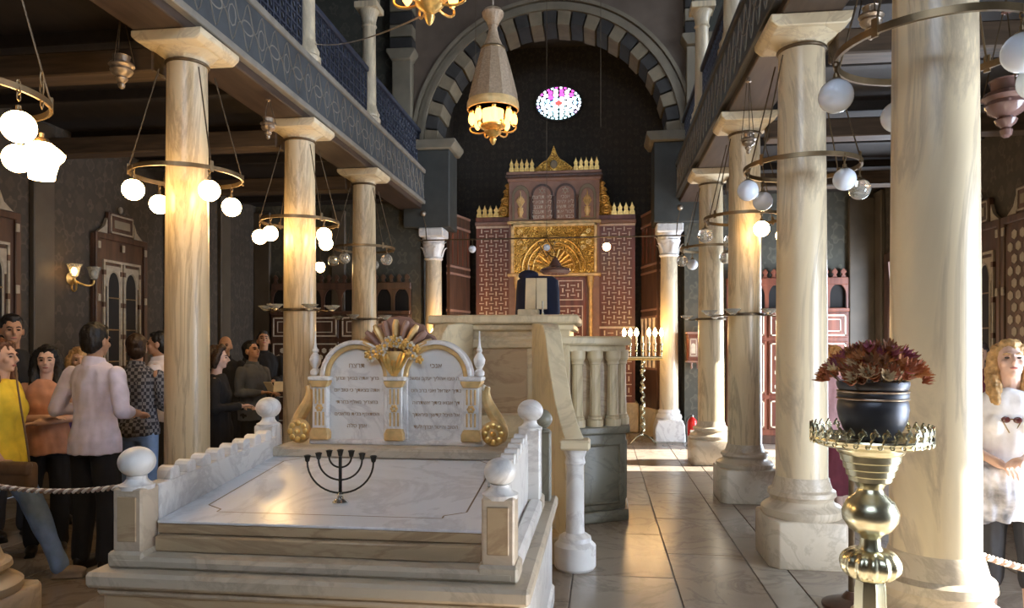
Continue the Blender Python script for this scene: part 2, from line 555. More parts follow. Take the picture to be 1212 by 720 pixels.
for x0, x1 in [(-3.42, -2.6), (0.86, 1.64)]:
    MB().box(x0, x1, YE - .16, YE + .5, 3.66, 5.0).build('pier_block', 'pier', we, 0.015)
    MB().prism([(x0 - .05, 5.0), (x1 + .05, 5.0), (x1 + .12, 5.1), (x1 + .12, 5.16), (x0 - .12, 5.16), (x0 - .12, 5.1)], YE - .26, YE + .5).build('impost', 'stone_grey', we, 0.01)
for xc in (-3.44, 1.56):                     # striped pilasters over the imposts
    MB().box(xc - .17, xc + .17, YE - .2, YE + .02, 5.16, 6.55).build('pilaster_shaft', 'stone_grey', we, 0.012)
    MB().prism([(xc - .17, 6.55), (xc + .17, 6.55), (xc + .25, 6.68), (xc + .25, 6.74), (xc - .25, 6.74), (xc - .25, 6.68)], YE - .28, YE + .02).build('pilaster_capital', 'stone_grey', we, 0.01)
    for q in range(6):
        MB().box(xc - .2, xc + .2, YE - .23, YE + .02, 6.74 + q * .22, 6.94 + q * .22).build('striped_block', 'voussoir_dark' if q % 2 == 0 else 'stone_grey', we, 0.008)

# ---- apse behind the arch
YB = 14.4
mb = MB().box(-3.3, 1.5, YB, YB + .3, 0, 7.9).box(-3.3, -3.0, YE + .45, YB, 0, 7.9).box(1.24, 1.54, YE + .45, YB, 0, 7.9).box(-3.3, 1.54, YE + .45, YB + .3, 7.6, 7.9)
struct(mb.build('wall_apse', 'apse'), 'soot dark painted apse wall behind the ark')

# ---- galleries over the aisles
GX = {-1: -3.05, 1: 1.24}
ROWS = {-1: [3.25, 5.3, 7.43, 9.55], 1: [3.45, 5.62, 7.78, 10.12]}
CX = {-1: -3.24, 1: 1.49}
GZ0, GZ1 = 4.08, 4.64
for s in (-1, 1):
    gx = GX[s]
    side = 'left' if s < 0 else 'right'
    wx = XL if s < 0 else XR
    a, b = sorted((wx, gx + s * .04))
    g = struct(MB().box(a, b, -3, YE, 4.12, 4.5).build('gallery_%s' % side, 'ceiling'), 'dark boarded gallery floor over the %s aisle' % side)
    c0, c1 = sorted((gx + s * .04, gx + s * .46))
    MB().box(c0, c1, -3, YE, 3.985, 4.12).build('architrave', 'soffit', g, 0.01)
    f0, f1 = sorted((gx, gx + s * .05))
    MB().box(f0, f1, -3, YE, GZ0, GZ1).build('fascia_board', 'fascia', g)
    for z0, z1, w in [(GZ0 - .02, GZ0 + .045, .025), (GZ1 - .05, GZ1 + .02, .03)]:
        d0, d1 = sorted((gx - s * w, gx + s * .05))
        MB().box(d0, d1, -3, YE, z0, z1).build('moulding', 'fascia_line' if s < 0 else 'fascia', g, 0.008)
    # painted strapwork: interlaced lozenges and loops on the fascia
    mb = MB()
    xx, per, zc = gx - s * .002, 0.52, (GZ0 + GZ1) / 2
    yy = 2.0
    while yy < YE - .1:
        for ph in (0, 1):
            pts = [(xx, yy + per * t / 16, zc + (1 if ph else -1) * (.16 * cos(2 * pi * t / 16) + .045 * cos(6 * pi * t / 16))) for t in range(17)]
            mb.tube(pts, .009, 4, True, False, (1, .3))
        mb.tube([(xx, yy + per * .5 + .10 * cos(t * pi / 6), zc + .055 * sin(t * pi / 6)) for t in range(12)], .007, 4, False, True, (1, .3))
        mb.tube([(xx, yy + .06 * cos(t * pi / 4), zc + .09 * sin(t * pi / 4)) for t in range(8)], .007, 4, False, True, (1, .3))
        yy += per
    o = mb.build('strapwork', 'fascia_line', g, smooth=0)
    o['kind'] = 'stuff'
    # tie beams from the columns to the aisle wall
    for y in ROWS[s]:
        a, b = sorted((CX[s] + s * .22, wx))
        MB().box(a, b, y - .11, y + .11, 3.74, 3.93).build('tie_beam', 'beam', g, 0.012)
    for q in range(9):
        y = 1.6 + q * 1.24
        a, b = sorted((gx + s * .46, wx))
        MB().box(a, b, y - .05, y + .05, 4.02, 4.13).build('joist', 'ceiling', g, 0.008)

# ---- gallery railings and upper columns
def railing(label, x, y0, y1):
    L = y1 - y0
    t = thing('gallery_railing', label, 'railing', (x, (y0 + y1) / 2, GZ1), 0, 'gallery railings')
    h = L / 2
    MB().box(-.045, .045, -h, h, .68, .75).build('top_rail', 'rail', t, 0.012)
    MB().box(-.04, .04, -h, h, .03, .09).build('bottom_rail', 'rail', t, 0.01)
    mb = MB()
    nx = int(L / .125)
    p = L / nx
    for i in range(nx + 1):
        mb.box(-.012, .012, -h + i * p - .011, -h + i * p + .011, .08, .69)
    for j in range(6):
        z = .09 + j * .118
        mb.box(-.010, .010, -h, h, z - .008, z + .010)
        for i in range(nx):
            yc, zc = -h + (i + .5) * p, z + .059
            if j < 5:
                mb.tube([(0, yc + .040 * cos(q * pi / 3), zc + .042 * sin(q * pi / 3)) for q in range(6)], .008, 4, False, True)
    mb.build('lattice', 'rail', t, smooth=0)['kind'] = 'stuff'
    return t


def upper_column(label, x, y, r=.095):
    t = thing('gallery_column', label, 'column', (x, y, GZ1), 0, 'slim white gallery columns')
    MB().lathe([(r * 1.65, .02), (r * 1.65, .08), (r * 1.45, .10), (r * 1.5, .15), (r * 1.2, .20), (r * 1.1, .26)], 20).build('base', 'column_pale', t)
    MB().lathe([(r * 1.04, .24), (r, .6), (r * .93, 1.34)], 20).build('shaft', 'column_pale', t)
    MB().lathe([(r * .95, 1.33), (r * 1.12, 1.35), (r * .98, 1.38), (r * 1.0, 1.42), (r * 1.25, 1.52), (r * 1.5, 1.56)], 20).build('capital', 'column_pale', t)
    MB().box(-r * 1.7, r * 1.7, -r * 1.7, r * 1.7, 1.56, 1.64).build('abacus', 'column_pale', t, 0.008)
    MB().box(-.12, .12, -.12, .12, 1.64, ZC - GZ1).build('upper_post', 'stone_grey', t, 0.01)
    return t


UX = {-1: -3.17, 1: 1.37}
words = ['first', 'second', 'third', 'last']
for s in (-1, 1):
    sd = 'left' if s < 0 else 'right'
    rows = ROWS[s]
    for i, y in enumerate(rows):
        if i == 0 or (s > 0 and i == 1):
            continue
        upper_column('slim white gallery column, %s, on the %s gallery edge' % ({1: 'nearest the top edge', 2: 'middle of the row', 3: 'nearest the arch'}[i], sd), UX[s], y)
    ed = rows + [YE]
    for i in range(len(ed) - 1):
        if i == 0 or (s > 0 and i == 1):
            continue
        railing('dark pierced gallery railing on the %s, %s' % (sd, {1: 'nearest the top edge', 2: 'middle bay', 3: 'bay beside the arch'}[i]), UX[s], ed[i] + .13, ed[i + 1] - (.13 if i + 1 < len(rows) else .05))


# ================================================================== big columns
def column(label, x, y, r=.17, shaft='column', zb=.55, top=3.985, group='cream marble columns of the nave', pl=.29, ph=.34):
    t = thing('marble_column', label, 'column', (x, y, 0), 0, group)
    c = pl * .22
    oct_ = [(-pl + c, -pl), (pl - c, -pl), (pl, -pl + c), (pl, pl - c), (pl - c, pl), (-pl + c, pl), (-pl, pl - c), (-pl, -pl + c)]
    MB().prism(oct_, 0, ph, 'z').build('plinth', 'column_base', t, 0.012)
    h = zb - ph
    MB().lathe([(pl * .97, ph), (pl * 1.0, ph + h * .08), (pl * 1.0, ph + h * .22), (pl * .93, ph + h * .30), (pl * .82, ph + h * .36), (pl * .76, ph + h * .46), (pl * .79, ph + h * .54), (pl * .84, ph + h * .60), (pl * .82, ph + h * .72), (r * 1.22, ph + h * .78), (r * 1.18, ph + h * .86), (r * 1.14, ph + h * .95), (r * 1.06, zb + .03)], 32).build('base', 'column_base', t)
    nz, rings = 12, []
    for i in range(nz + 1):
        u = i / nz
        rr = r * (1.05 - .12 * u + .02 * sin(pi * u))
        rings.append((rr, zb + (top - .18 - zb) * u))
    MB().lathe(rings, 40).build('shaft', shaft, t)
    zt = top - .18
    MB().ring((0, 0, zt + .005), r * .95, .014, 32, 8).build('collar', 'iron', t)
    a = .285
    MB().lathe([(r * .93, zt + .01), (r * 1.0, zt + .03), (r * 1.05, zt + .045), (r * 1.25, zt + .065), (r * 1.42, zt + .085), (r * 1.50, zt + .095), (r * 1.52, zt + .11)], 8, ph=pi / 8).build('echinus', 'capital', t, 0.006, 30)
    MB().prism([(-a + .05, top - .09), (a - .05, top - .09), (a - .01, top - .055), (a, top - .045), (a, top), (-a, top), (-a, top - .045), (-a + .01, top - .055)], -a, a).build('abacus', 'capital', t, 0.008)
    return t


column('cream marble column cut by the left photo edge, plinth in view', CX[-1], 3.25)
column('cream marble column behind the man in the white shirt', CX[-1], 5.3, .160)
column('cream marble column just behind the stone tablets, between lit ring and glass dishes', CX[-1], 7.43, .168)
column('farthest cream marble column of the left row', CX[-1], 9.55, .162)
column('huge pale marble column nearest the viewer, beside the woman in white', CX[1], 3.45, .175, 'column_pale', .66)
column('pale marble column with chamfered plinth beside the brass plant stand', CX[1], 5.62, .176, 'column_pale', .60)
column('cream marble column with a lit globe in front of it', CX[1], 7.78, .166)
column('farthest cream marble column of the right row, by the fire extinguisher', CX[1], 10.12, .166)


def pier_column(label, x, y):
    t = thing('arch_column', label, 'column', (x, y, 0), 0, 'white columns under the arch piers')
    pl, r = .25, .15
    MB().prism([(-pl, 0), (pl, 0), (pl, .24), (pl * .82, .38), (-pl * .82, .38), (-pl, .24)], -pl, pl).build('plinth', 'white_marble', t, 0.02)
    MB().lathe([(.21, .38), (.22, .41), (.205, .45), (.18, .47), (.185, .50), (.165, .54)], 28).build('base', 'white_marble', t)
    MB().lathe([(r * 1.06, .53), (r, 1.6), (r * .92, 3.12)], 28).build('shaft', 'column_pale', t)
    MB().lathe([(r * .95, 3.10), (r * 1.12, 3.13), (r * .98, 3.16), (r * 1.05, 3.25), (r * 1.3, 3.38), (r * 1.2, 3.40), (r * 1.35, 3.5)], 28).build('capital_bell', 'white_marble', t)
    lf = MB().tube(bez([(0, 0, 0), (.03, 0, .1), (.05, 0, .17), (.10, 0, .16)], 8), [.045, .045, .04, .036, .03, .026, .02, .016, .008], 6, True, False, (1, .4)).mesh('leaf', 'white_marble')
    for q in range(10):
        a = 2 * pi * q / 10
        put('leaf', lf, t, (r * .98 * cos(a), r * .98 * sin(a), 3.16 + .12 * (q % 2)), (0, 0, a))
    MB().box(-.22, .22, -.22, .22, 3.5, 3.655).build('abacus', 'white_marble', t, 0.02)
    return t


pier_column('slim white column left of the ark under the dark pier', -2.93, 12.36)
pier_column('slim white column right of the ark beside the burning candelabra', 1.13, 12.36)


# ================================================================== ring chandeliers around the columns
def chain_pts(a, b, sag=0.0, n=10):
    a, b = Vector(a), Vector(b)
    return [a.lerp(b, i / n) - Vector((0, 0, sag * 4 * (i / n) * (1 - i / n))) for i in range(n + 1)]


GLOBE = {m: MB().sphere((0, 0, 0), .078, 24, 14).mesh('globe', m, smooth=80) for m in ('lit', 'opal', 'glass')}
GLOBE['tulip'] = MB().lathe([(.02, .07), (.035, .06), (.075, .03), (.105, .0), (.10, -.02), (.075, -.05), (.062, -.10), (.058, -.13), (.02, -.135)], 24).mesh('globe', 'lit')
CAPM = MB().lathe([(.012, .105), (.014, .085), (.03, .075), (.042, .06), (.045, .05)], 14).mesh('cap', 'bronze')
HOOK = MB()
for q in range(3):
    HOOK.tube([(.010 * cos(t * pi / 4) * (1 if q % 2 else 0), .010 * cos(t * pi / 4) * (0 if q % 2 else 1), .105 + .017 + q * .026 + .017 * sin(t * pi / 4)) for t in range(8)], .004, 5, False, True)
HOOKM = HOOK.mesh('chain', 'bronze')


def ring_lamp(label, x, y, lamps, z=2.94, rad=.41, top=3.75, ca=(35, 145, 215, 325)):
    t = thing('ring_chandelier', label, 'chandelier', (x, y, z), 0, 'iron ring chandeliers around the columns')
    n, w, hh = 56, .008, .016
    MB().loft([[((rad + a) * cos(2 * pi * i / n), (rad + a) * sin(2 * pi * i / n), b) for a, b in ((-w, -hh), (w, -hh), (w, hh), (-w, hh))] for i in range(n + 1)], False).build('ring', 'bronze', t, smooth=30)
    for a in ca:
        a = R(a)
        MB().tube(chain_pts((.20 * cos(a), .20 * sin(a), top - z), (rad * cos(a), rad * sin(a), .02), 0, 6), .0055, 5).build('hanging_chain', 'iron', t)
        MB().box(-.006, .006, -.014, .014, -.03, .05).build('bracket', 'bronze', t, loc=((rad + .004) * cos(a), (rad + .004) * sin(a), 0), rot=(0, 0, a))
    for a, kind, *ex in lamps:
        a = R(a)
        ex = ex[0] if ex else 0
        p = (rad * cos(a), rad * sin(a), -.175 - ex)
        g = put('globe', GLOBE[kind], t, p)
        put('cap', CAPM, g)
        put('chain', HOOKM, g, None, None, (1, 1, 1 + ex / .09))
    return t


ring_lamp('lit iron ring chandelier cut by the left photo edge', CX[-1], 3.25, [(-8, 'lit', .02), (14, 'tulip', .11), (92, 'lit', .04), (-80, 'lit')], z=2.87)
ring_lamp('lit iron ring chandelier around the column behind the white shirted man', CX[-1], 5.3, [(152, 'lit'), (-122, 'lit'), (66, 'lit'), (-37, 'lit')])
ring_lamp('lit iron ring chandelier around the column behind the stone tablets', CX[-1], 7.43, [(205, 'lit'), (-112, 'lit'), (70, 'lit'), (-30, 'lit')])
ring_lamp('unlit iron ring chandelier on the farthest left column', CX[-1], 9.55, [(205, 'glass'), (-110, 'glass'), (-25, 'glass'), (90, 'glass')])
ring_lamp('large unlit ring chandelier with pale globes around the nearest right column', CX[1], 3.45, [(172, 'opal'), (-66, 'opal'), (-4, 'opal'), (90, 'opal')], top=3.74)
ring_lamp('unlit ring chandelier on the column with the chamfered plinth', CX[1], 5.62, [(190, 'opal'), (-62, 'opal'), (-2, 'glass'), (120, 'opal')])
ring_lamp('partly lit ring chandelier around the third right column', CX[1], 7.78, [(-78, 'lit'), (8, 'lit'), (185, 'glass'), (100, 'glass')])
ring_lamp('unlit ring chandelier on the farthest right column', CX[1], 10.12, [(-72, 'glass'), (195, 'glass'), (20, 'glass'), (120, 'opal')])

# lower iron collars carrying shallow glass dishes
DISH = MB().lathe([(.012, -.05), (.03, -.04), (.06, -.012), (.085, .006), (.088, .012), (.08, .012), (.05, -.004), (.012, -.012)], 20).mesh('glass_dish', 'glass')


def dish_ring(label, x, y, z, angs):
    t = thing('dish_lamp_collar', label, 'lamp', (x, y, z), 0, 'iron collars with glass dishes')
    MB().ring((0, 0, 0), .20, .012, 32, 6, (.6, 1.4)).build('collar_band', 'iron', t)
    for a in angs:
        a = R(a)
        MB().tube([(.17 * cos(a), .17 * sin(a), 0), (.2 * cos(a), .2 * sin(a), 0), (.30 * cos(a), .30 * sin(a), -.015), (.36 * cos(a), .36 * sin(a), -.005)], .008, 6).build('arm', 'iron', t)
        put('glass_dish', DISH, t, (.36 * cos(a), .36 * sin(a), .035))
    return t


dish_ring('iron collar with shallow glass dishes on the column behind the tablets', CX[-1], 7.43, 1.99, (190, 250, 310, 0, 90))
dish_ring('iron collar with glass dishes on the farthest left column', CX[-1], 9.55, 1.97, (190, 265, 340, 90))
dish_ring('iron collar with glass dishes on the column with the lit globe', CX[1], 7.78, 1.93, (180, 240, 300, 0, 90))
dish_ring('iron collar with glass dishes on the farthest right column', CX[1], 10.12, 1.97, (200, 270, 340, 90))


# ================================================================== small hanging lamps
def oil_lamp(label, p, ztop, s=1.0, mat='silver'):
    t = thing('hanging_oil_lamp', label, 'lamp', p, 0, 'small hanging oil lamps')
    MB().lathe([(a * s, b * s) for a, b in [(.008, -.13), (.02, -.12), (.024, -.10), (.016, -.09), (.034, -.075), (.04, -.06), (.03, -.05), (.062, -.03), (.075, -.005), (.068, .012), (.085, .028), (.075, .045), (.05, .055), (.055, .09), (.06, .095), (.05, .10)]], 18).build('body', mat, t)
    zt = min(.55, ztop - p[2])
    for q in range(3):
        a = 2 * pi * q / 3 + .5
        MB().tube([(.08 * s * cos(a), .08 * s * sin(a), .03), (.012 * cos(a), .012 * sin(a), zt)], .004, 5).build('chain', 'iron', t)
    MB().lathe([(.004, zt + .03), (.02, zt + .02), (.026, zt - .01), (.006, zt - .02)], 12).build('canopy', mat, t)
    if ztop - p[2] > zt + .04:
        MB().tube([(0, 0, zt + .02), (0, 0, ztop - p[2])], .004, 5).build('rod', 'iron', t)
    return t


oil_lamp('small silver oil lamp hanging between the two leftmost chandeliers', (-3.62, 5.05, 3.70), 4.12, 1.1)
oil_lamp('small silver oil lamp under the left gallery edge', (-3.20, 6.60, 3.72), 3.985, .9)
oil_lamp('small silver oil lamp hanging before the third right column', (1.30, 6.62, 3.42), 3.985, .8)
oil_lamp('small silver oil lamp beside the capital next to the nearest right column', (1.66, 4.70, 3.62), 3.985, .9)
oil_lamp('rose glass lamp hanging under the right gallery near the photo edge', (2.36, 4.55, 3.02), 4.12, 1.5, 'pink_glass')


# ================================================================== lanterns over the nave
def lantern(label, y, z0, wire_to=ZC):
    t = thing('crystal_lantern', label, 'lantern', (AX, y, z0), 0, 'crystal lanterns hanging over the nave axis')
    MB().lathe([(.045, .93), (.055, .96), (.085, 1.0), (.09, 1.03), (.07, 1.06), (.02, 1.08)], 20).build('finial_ball', 'fabric_shade', t)
    MB().lathe([(.09, .74), (.055, .82), (.035, .90), (.04, .95)], 16).build('neck', 'fabric_shade', t)
    MB().lathe([(.098, .72), (.105, .735), (.095, .75)], 24).build('neck_band', 'bronze', t)
    MB().lathe([(.205, .30), (.200, .36), (.15, .56), (.10, .735)], 12).build('shade', 'fabric_shade', t, smooth=10)
    MB().lathe([(.21, .235), (.215, .25), (.212, .29), (.205, .31), (.19, .31), (.20, .235)], 24).build('rim_band', 'ochre', t)
    MB().lathe([(.06, .10), (.085, .15), (.09, .24), (.02, .26)], 20).build('glass_bowl', 'lit_lantern', t)
    for q in range(8):
        a = 2 * pi * q / 8 + .2
        b = MB().lathe([(.008, -.055), (.026, -.03), (.03, .0), (.022, .035), (.012, .05)], 12).build('bulb', 'lit_lantern', t, loc=(.172 * cos(a), .172 * sin(a), .165))
        MB().lathe([(.016, .045), (.02, .06), (.01, .075)], 10).build('socket', 'gilt', b)
    MB().lathe([(.006, -.045), (.018, -.03), (.03, .0), (.022, .015), (.06, .045), (.075, .06), (.06, .075), (.10, .10), (.104, .115), (.09, .12)], 20).build('drop', 'gilt', t)
    for q in range(6):
        a = 2 * pi * q / 6
        MB().tube(bez([(.06 * cos(a), .06 * sin(a), .06), (.20 * cos(a), .20 * sin(a), .02), (.22 * cos(a), .22 * sin(a), .12), (.16 * cos(a), .16 * sin(a), .11)], 8), .007, 6).build('scroll_arm', 'gilt', t)
    MB().tube([(0, 0, 1.07), (0, 0, wire_to - z0)], .007, 6).build('hanging_rod', 'silver', t)
    return t


lantern('lit conical crystal lantern hanging before the arch', 5.80, 3.29)
lantern('gilt underside of a nearer lantern at the top photo edge', 3.62, 3.30)

# wires strung between the gallery columns and lanterns
tag(MB().tube(chain_pts(atY(373, 52, 7.43), atY(497, 20, 3.7), .06, 14), .005, 5).build('lamp_wire', 'silver'), 'pale slack wire from gallery column to the nearer lantern', 'wire')
for i, (px, y) in enumerate([(563, 8.6), (711, 9.0)]):
    p = atY(px, 150, y)
    tag(MB().tube([p, (p.x, p.y, ZC)], .004, 5).build('hanging_wire', 'iron'), ['thin hanging wire just left of the lit crystal lantern', 'thin hanging wire right of the rose window'][i], 'wire')


# ================================================================== the ark
ark = thing('holy_ark', 'carved gilt and red wooden ark with two tablets, filling the apse', 'ark', (AX, 13.55, 0))
DASHV = MB()


def dashes(x0, x1, z0, z1, y, p=.092):
    """interlocking short bone strips, upright and level in turn"""
    mb = MB()
    nx, nz = max(1, int((x1 - x0) / p)), int((z1 - z0) / p)
    px, pz = (x1 - x0) / nx, (z1 - z0) / nz
    for i in range(nx):
        for j in range(nz):
            cx_, cz = x0 + (i + .5) * px, z0 + (j + .5) * pz
            if (i + j) % 2:
                mb.box(cx_ - .012, cx_ + .012, y - .004, y + .004, cz - pz * .44, cz + pz * .44)
            else:
                mb.box(cx_ - px * .48, cx_ + px * .48, y - .004, y + .004, cz - .008, cz + .008)
    return mb


def crest(t, x0, x1, n, y, z, h, mat='gilt'):
    """row of pierced trefoil crestings, each its own piece"""
    w = (x1 - x0) / n
    pl = [(-.5, 0), (.5, 0), (.5, .25), (.28, .38), (.46, .58), (.22, .70), (0, 1.0), (-.22, .70), (-.46, .58), (-.28, .38), (-.5, .25)]
    me = MB().prism([(a * w * .96, b * h) for a, b in pl], -.02, .02).mesh('cresting', mat, 0.004, 0)
    for i in range(n):
        put('cresting', me, t, (x0 + (i + .5) * w, y, z))


for s in (-1, 1):
    x0, x1 = sorted((s * .82, s * 1.50))
    MB().box(x0, x1, 0, .83, .55, 3.92).build('wing', 'red_wood', ark)
    MB().box(x0 - .02, x1 + .02, -.04, .8, 3.90, 3.97).build('wing_cornice', 'mauve_wood', ark, 0.012)
    MB().box(x0 - .01, x1 + .01, -.02, .8, 3.97, 4.06).build('wing_frieze', 'red_wood', ark, 0.008)
    dashes(x0 + .06, x1 - .06, 2.0, 3.84, -.006).build('inlay', 'bone', ark, smooth=0)['kind'] = 'stuff'
    dashes(x0 + .06, x1 - .06, .62, 1.9, -.006, .105).build('inlay', 'bone', ark, smooth=0)['kind'] = 'stuff'
    for z in (1.95, 3.87):
        MB().box(x0, x1, -.012, .0, z - .02, z + .02).build('inlay_band', 'bone', ark)
    MB().box(x0 - .06, x1 + .06, -.12, .8, 0, .55).build('marble_dado', 'bimah', ark, 0.02)
    a, b = sorted((s * 1.06, s * 1.50))
    crest(ark, a, b, 4, .03, 4.06, .24)
    # scroll ornament rising against the centre piece
    for u0, v0, r in [(.97, 4.17, .10), (.93, 4.36, .085), (.905, 4.52, .065), (.89, 4.64, .045)]:
        pts = [(s * (u0 + r * (1 - q / 22) * cos(q * .62)), .02, v0 + r * (1 - q / 22) * sin(q * .62)) for q in range(20)]
        MB().tube(pts, .022, 6).build('scroll', 'gilt', ark)
    MB().prism([(s * .83, 4.06), (s * 1.09, 4.06), (s * 1.04, 4.28), (s * .98, 4.45), (s * .92, 4.62), (s * .86, 4.76), (s * .83, 4.76)], .02, .06).build('scroll_ground', 'gilt_relief', ark, smooth=0)
# centre piece
MB().box(-.84, .84, -.20, .83, .55, 4.70).build('body', 'mauve_wood', ark)
MB().box(-.95, .95, -.42, .6, 0, .28).build('marble_step', 'bimah', ark, 0.02)
MB().box(-.90, .90, -.32, .6, .28, .55).build('marble_step', 'bimah', ark, 0.02)
for z0, z1, o, m in [(4.68, 4.74, .03, 'mauve_wood'), (4.74, 4.80, .06, 'brown_wood'), (4.80, 4.86, .045, 'mauve_wood'), (3.88, 3.94, .03, 'ochre'), (2.90, 2.96, .03, 'ochre')]:
    MB().box(-.84 - o, .84 + o, -.20 - o, .5, z0, z1).build('cornice', m, ark, 0.01)
crest(ark, -.84, -.36, 5, -.2, 4.86, .25)
crest(ark, .36, .84, 5, -.2, 4.86, .25)
og = [(-.36, 4.86), (.36, 4.86), (.34, 4.92), (.22, 5.02), (.12, 5.08), (.06, 5.16), (.035, 5.24), (0, 5.34), (-.035, 5.24), (-.06, 5.16), (-.12, 5.08), (-.22, 5.02), (-.34, 4.92)]
MB().prism(og, -.225, -.17).build('peak', 'gilt_relief', ark, 0.008, 0)
MB().sphere((0, -.225, 4.98), (.07, .03, .08), 14, 8).build('peak_boss', 'stone_grey', ark)


def arch_poly(hw, z0, zs, pointed=1.15, n=8):
    left = [(-hw + hw * (1 - cos(R(90 * i / n))), zs + hw * pointed * sin(R(90 * i / n))) for i in range(n + 1)]
    return [(-hw, z0)] + left + [(-u, w) for u, w in reversed(left[:-1])] + [(hw, z0)]


TEN = [['לא תרצח', 'לא תנאף', 'לא תגנב', 'לא תענה', 'לא תחמד'], ['אנכי', 'לא יהיה', 'לא תשא', 'זכור את', 'כבד את']]
for i, xc in enumerate((-.215, .215)):
    MB().prism([(xc + u, w) for u, w in arch_poly(.20, 3.96, 4.42, 1.0)], -.235, -.2).build('niche_frame', 'brown_wood', ark, 0.006, 0)
    tb = MB().prism([(xc + u, w) for u, w in arch_poly(.165, 3.96, 4.41, 1.0)], -.255, -.22).build('tablet', 'mauve_wood', ark, 0.006, 0)
    for q, line in enumerate(TEN[i]):
        heb('lettering', line, .098, 'bone_dull', tb, (xc, -.257, 4.34 - q * .092), .003)
    st = MB()
    for a0 in (90, 270):
        tri = [(xc + .062 * cos(R(a0 + 120 * k_)), -.26, 4.485 + .062 * sin(R(a0 + 120 * k_))) for k_ in range(3)]
        st.tube(tri, .009, 4, False, True)
    st.build('star', 'bone_dull', tb, smooth=0)
for s in (-1, 1):
    xc = s * .62
    MB().prism([(xc + u, w) for u, w in arch_poly(.16, 3.96, 4.40, 1.3)], -.23, -.2).build('niche_frame', 'stone_grey', ark, 0.006, 0)
    MB().prism([(xc + u, w) for u, w in arch_poly(.115, 3.98, 4.38, 1.3)], -.24, -.21).build('niche_panel', 'mauve_wood', ark, 0.006, 0)
    MB().lathe([(.05, 4.0), (.03, 4.03), (.06, 4.10), (.045, 4.16), (.06, 4.18)], 12, (xc, -.245, 0), sy=.4).build('carved_vase', 'ochre', ark)
    for q in range(5):
        a = R(50 + q * 20)
        MB().tube([(xc, -.245, 4.17), (xc + .10 * cos(a), -.25, 4.17 + .17 * sin(a)), (xc + .09 * cos(a), -.245, 4.17 + (.24 + .08 * (q == 2)) * sin(a))], [.008, .022, .006], 6).build('carved_leaf', 'ochre', ark)
for xc in (-.43, 0, .43):
    MB().lathe([(.028, 3.96), (.022, 3.99), (.022, 4.34), (.034, 4.38)], 12, (xc, -.235, 0)).build('colonnette', 'brown_wood', ark)
# gilt lunette panel over the doors
MB().box(-.74, .74, -.245, -.2, 2.96, 3.88).build('lunette_panel', 'gilt_relief', ark)
for r in (.40, .50, .60):
    pts = [(u, -.255, w) for u, w in arc(0, 3.05, r, 0, 180, 24)]
    MB().tube([(u * .98, y, 3.02 + (w - 3.05) * 1.02) for u, y, w in pts], .016, 6).build('lunette_rib', 'gilt', ark)
for q in range(11):
    a = R(12 + q * 15.6)
    MB().tube([(.12 * cos(a), -.255, 3.05 + .12 * sin(a)), (.36 * cos(a), -.26, 3.05 + .36 * sin(a))], [.012, .026], 6).build('sun_ray', 'gilt', ark)
for s in (-1, 1):
    for q in range(4):
        u0, v0 = s * (.64 - .10 * (q % 2)), 3.72 - .10 * q
        MB().tube([(u0 + .05 * (1 - k_ / 16) * cos(k_ * .7), -.255, v0 + .05 * (1 - k_ / 16) * sin(k_ * .7)) for k_ in range(14)], .012, 5).build('scroll', 'gilt', ark)
for x0, x1, z0, z1 in [(-.80, -.74, 2.96, 3.88), (.74, .80, 2.96, 3.88), (-.80, .80, 3.82, 3.88)]:
    MB().box(x0, x1, -.265, -.2, z0, z1).build('lunette_frame', 'ochre', ark, 0.01)
# doors under the lunette
for s in (-1, 1):
    x0, x1 = sorted((s * .02, s * .60))
    d = MB().box(x0, x1, -.24, -.2, .62, 2.88).build('door', 'red_wood', ark, 0.008)
    for z0, z1 in [(.72, 1.5), (1.6, 2.35), (2.45, 2.82)]:
        f = .018
        mb = MB().box(x0 + .06, x1 - .06, -.252, -.238, z0, z0 + f).box(x0 + .06, x1 - .06, -.252, -.238, z1 - f, z1).box(x0 + .06, x0 + .06 + f, -.252, -.238, z0, z1).box(x1 - .06 - f, x1 - .06, -.252, -.238, z0, z1)
        mb.build('inlay_frame', 'bone', d)
        dashes(x0 + .10, x1 - .10, z0 + .05, z1 - .05, -.243, .085).build('inlay', 'bone', d, smooth=0)
    MB().lathe([(.05, .62), (.05, .72), (.036, .75), (.034, 2.66), (.045, 2.70), (.06, 2.82), (.06, 2.90)], 16, (s * .68, -.26, 0)).build('jamb_colonnette', 'ochre', ark)

# slanted panelled screens joining the ark to the piers
for s, lab in ((-1, 'left'), (1, 'right')):
    A_, B_ = Vector((AX + s * 1.86, 12.70, 0)), Vector((AX + s * 1.64, 13.50, 0))
    L = (B_ - A_).length
    t = thing('apse_screen', 'dark inlaid wooden screen slanting from the ark to the %s pier' % lab, 'screen', (A_ + B_) / 2, math.atan2(B_.y - A_.y, B_.x - A_.x) + (pi if s < 0 else 0), 'slanted screens beside the ark')
    f = -.04 if s > 0 else -.04
    MB().box(-L / 2, L / 2, -.03, .03, .5, 4.0).build('panel', 'brown_wood', t)
    sy = -1 if s < 0 else -1
    for side in (-1, 1):
        for z in (4.0, 3.78, 3.05, 2.92, 2.25, 2.12, 1.2):
            MB().box(-L / 2, L / 2, side * .03 - .012, side * .03 + .012, z - .02, z + .02).build('rail_band', 'mauve_wood', t)
        for q in range(4):
            x = -L / 2 + (q + .5) * L / 4
            MB().box(x - .015, x + .015, side * .03 - .01, side * .03 + .01, 3.1, 3.74).build('stile', 'red_wood', t)
            MB().lathe([(.03, 1.22), (.02, 1.4), (.035, 1.66), (.018, 1.9), (.03, 2.1)], 10, (x, side * .045, 0)).build('baluster', 'bone', t)
    MB().box(-L / 2, L / 2, -.07, .07, 0, .5).build('marble_dado', 'bimah', t, 0.015)

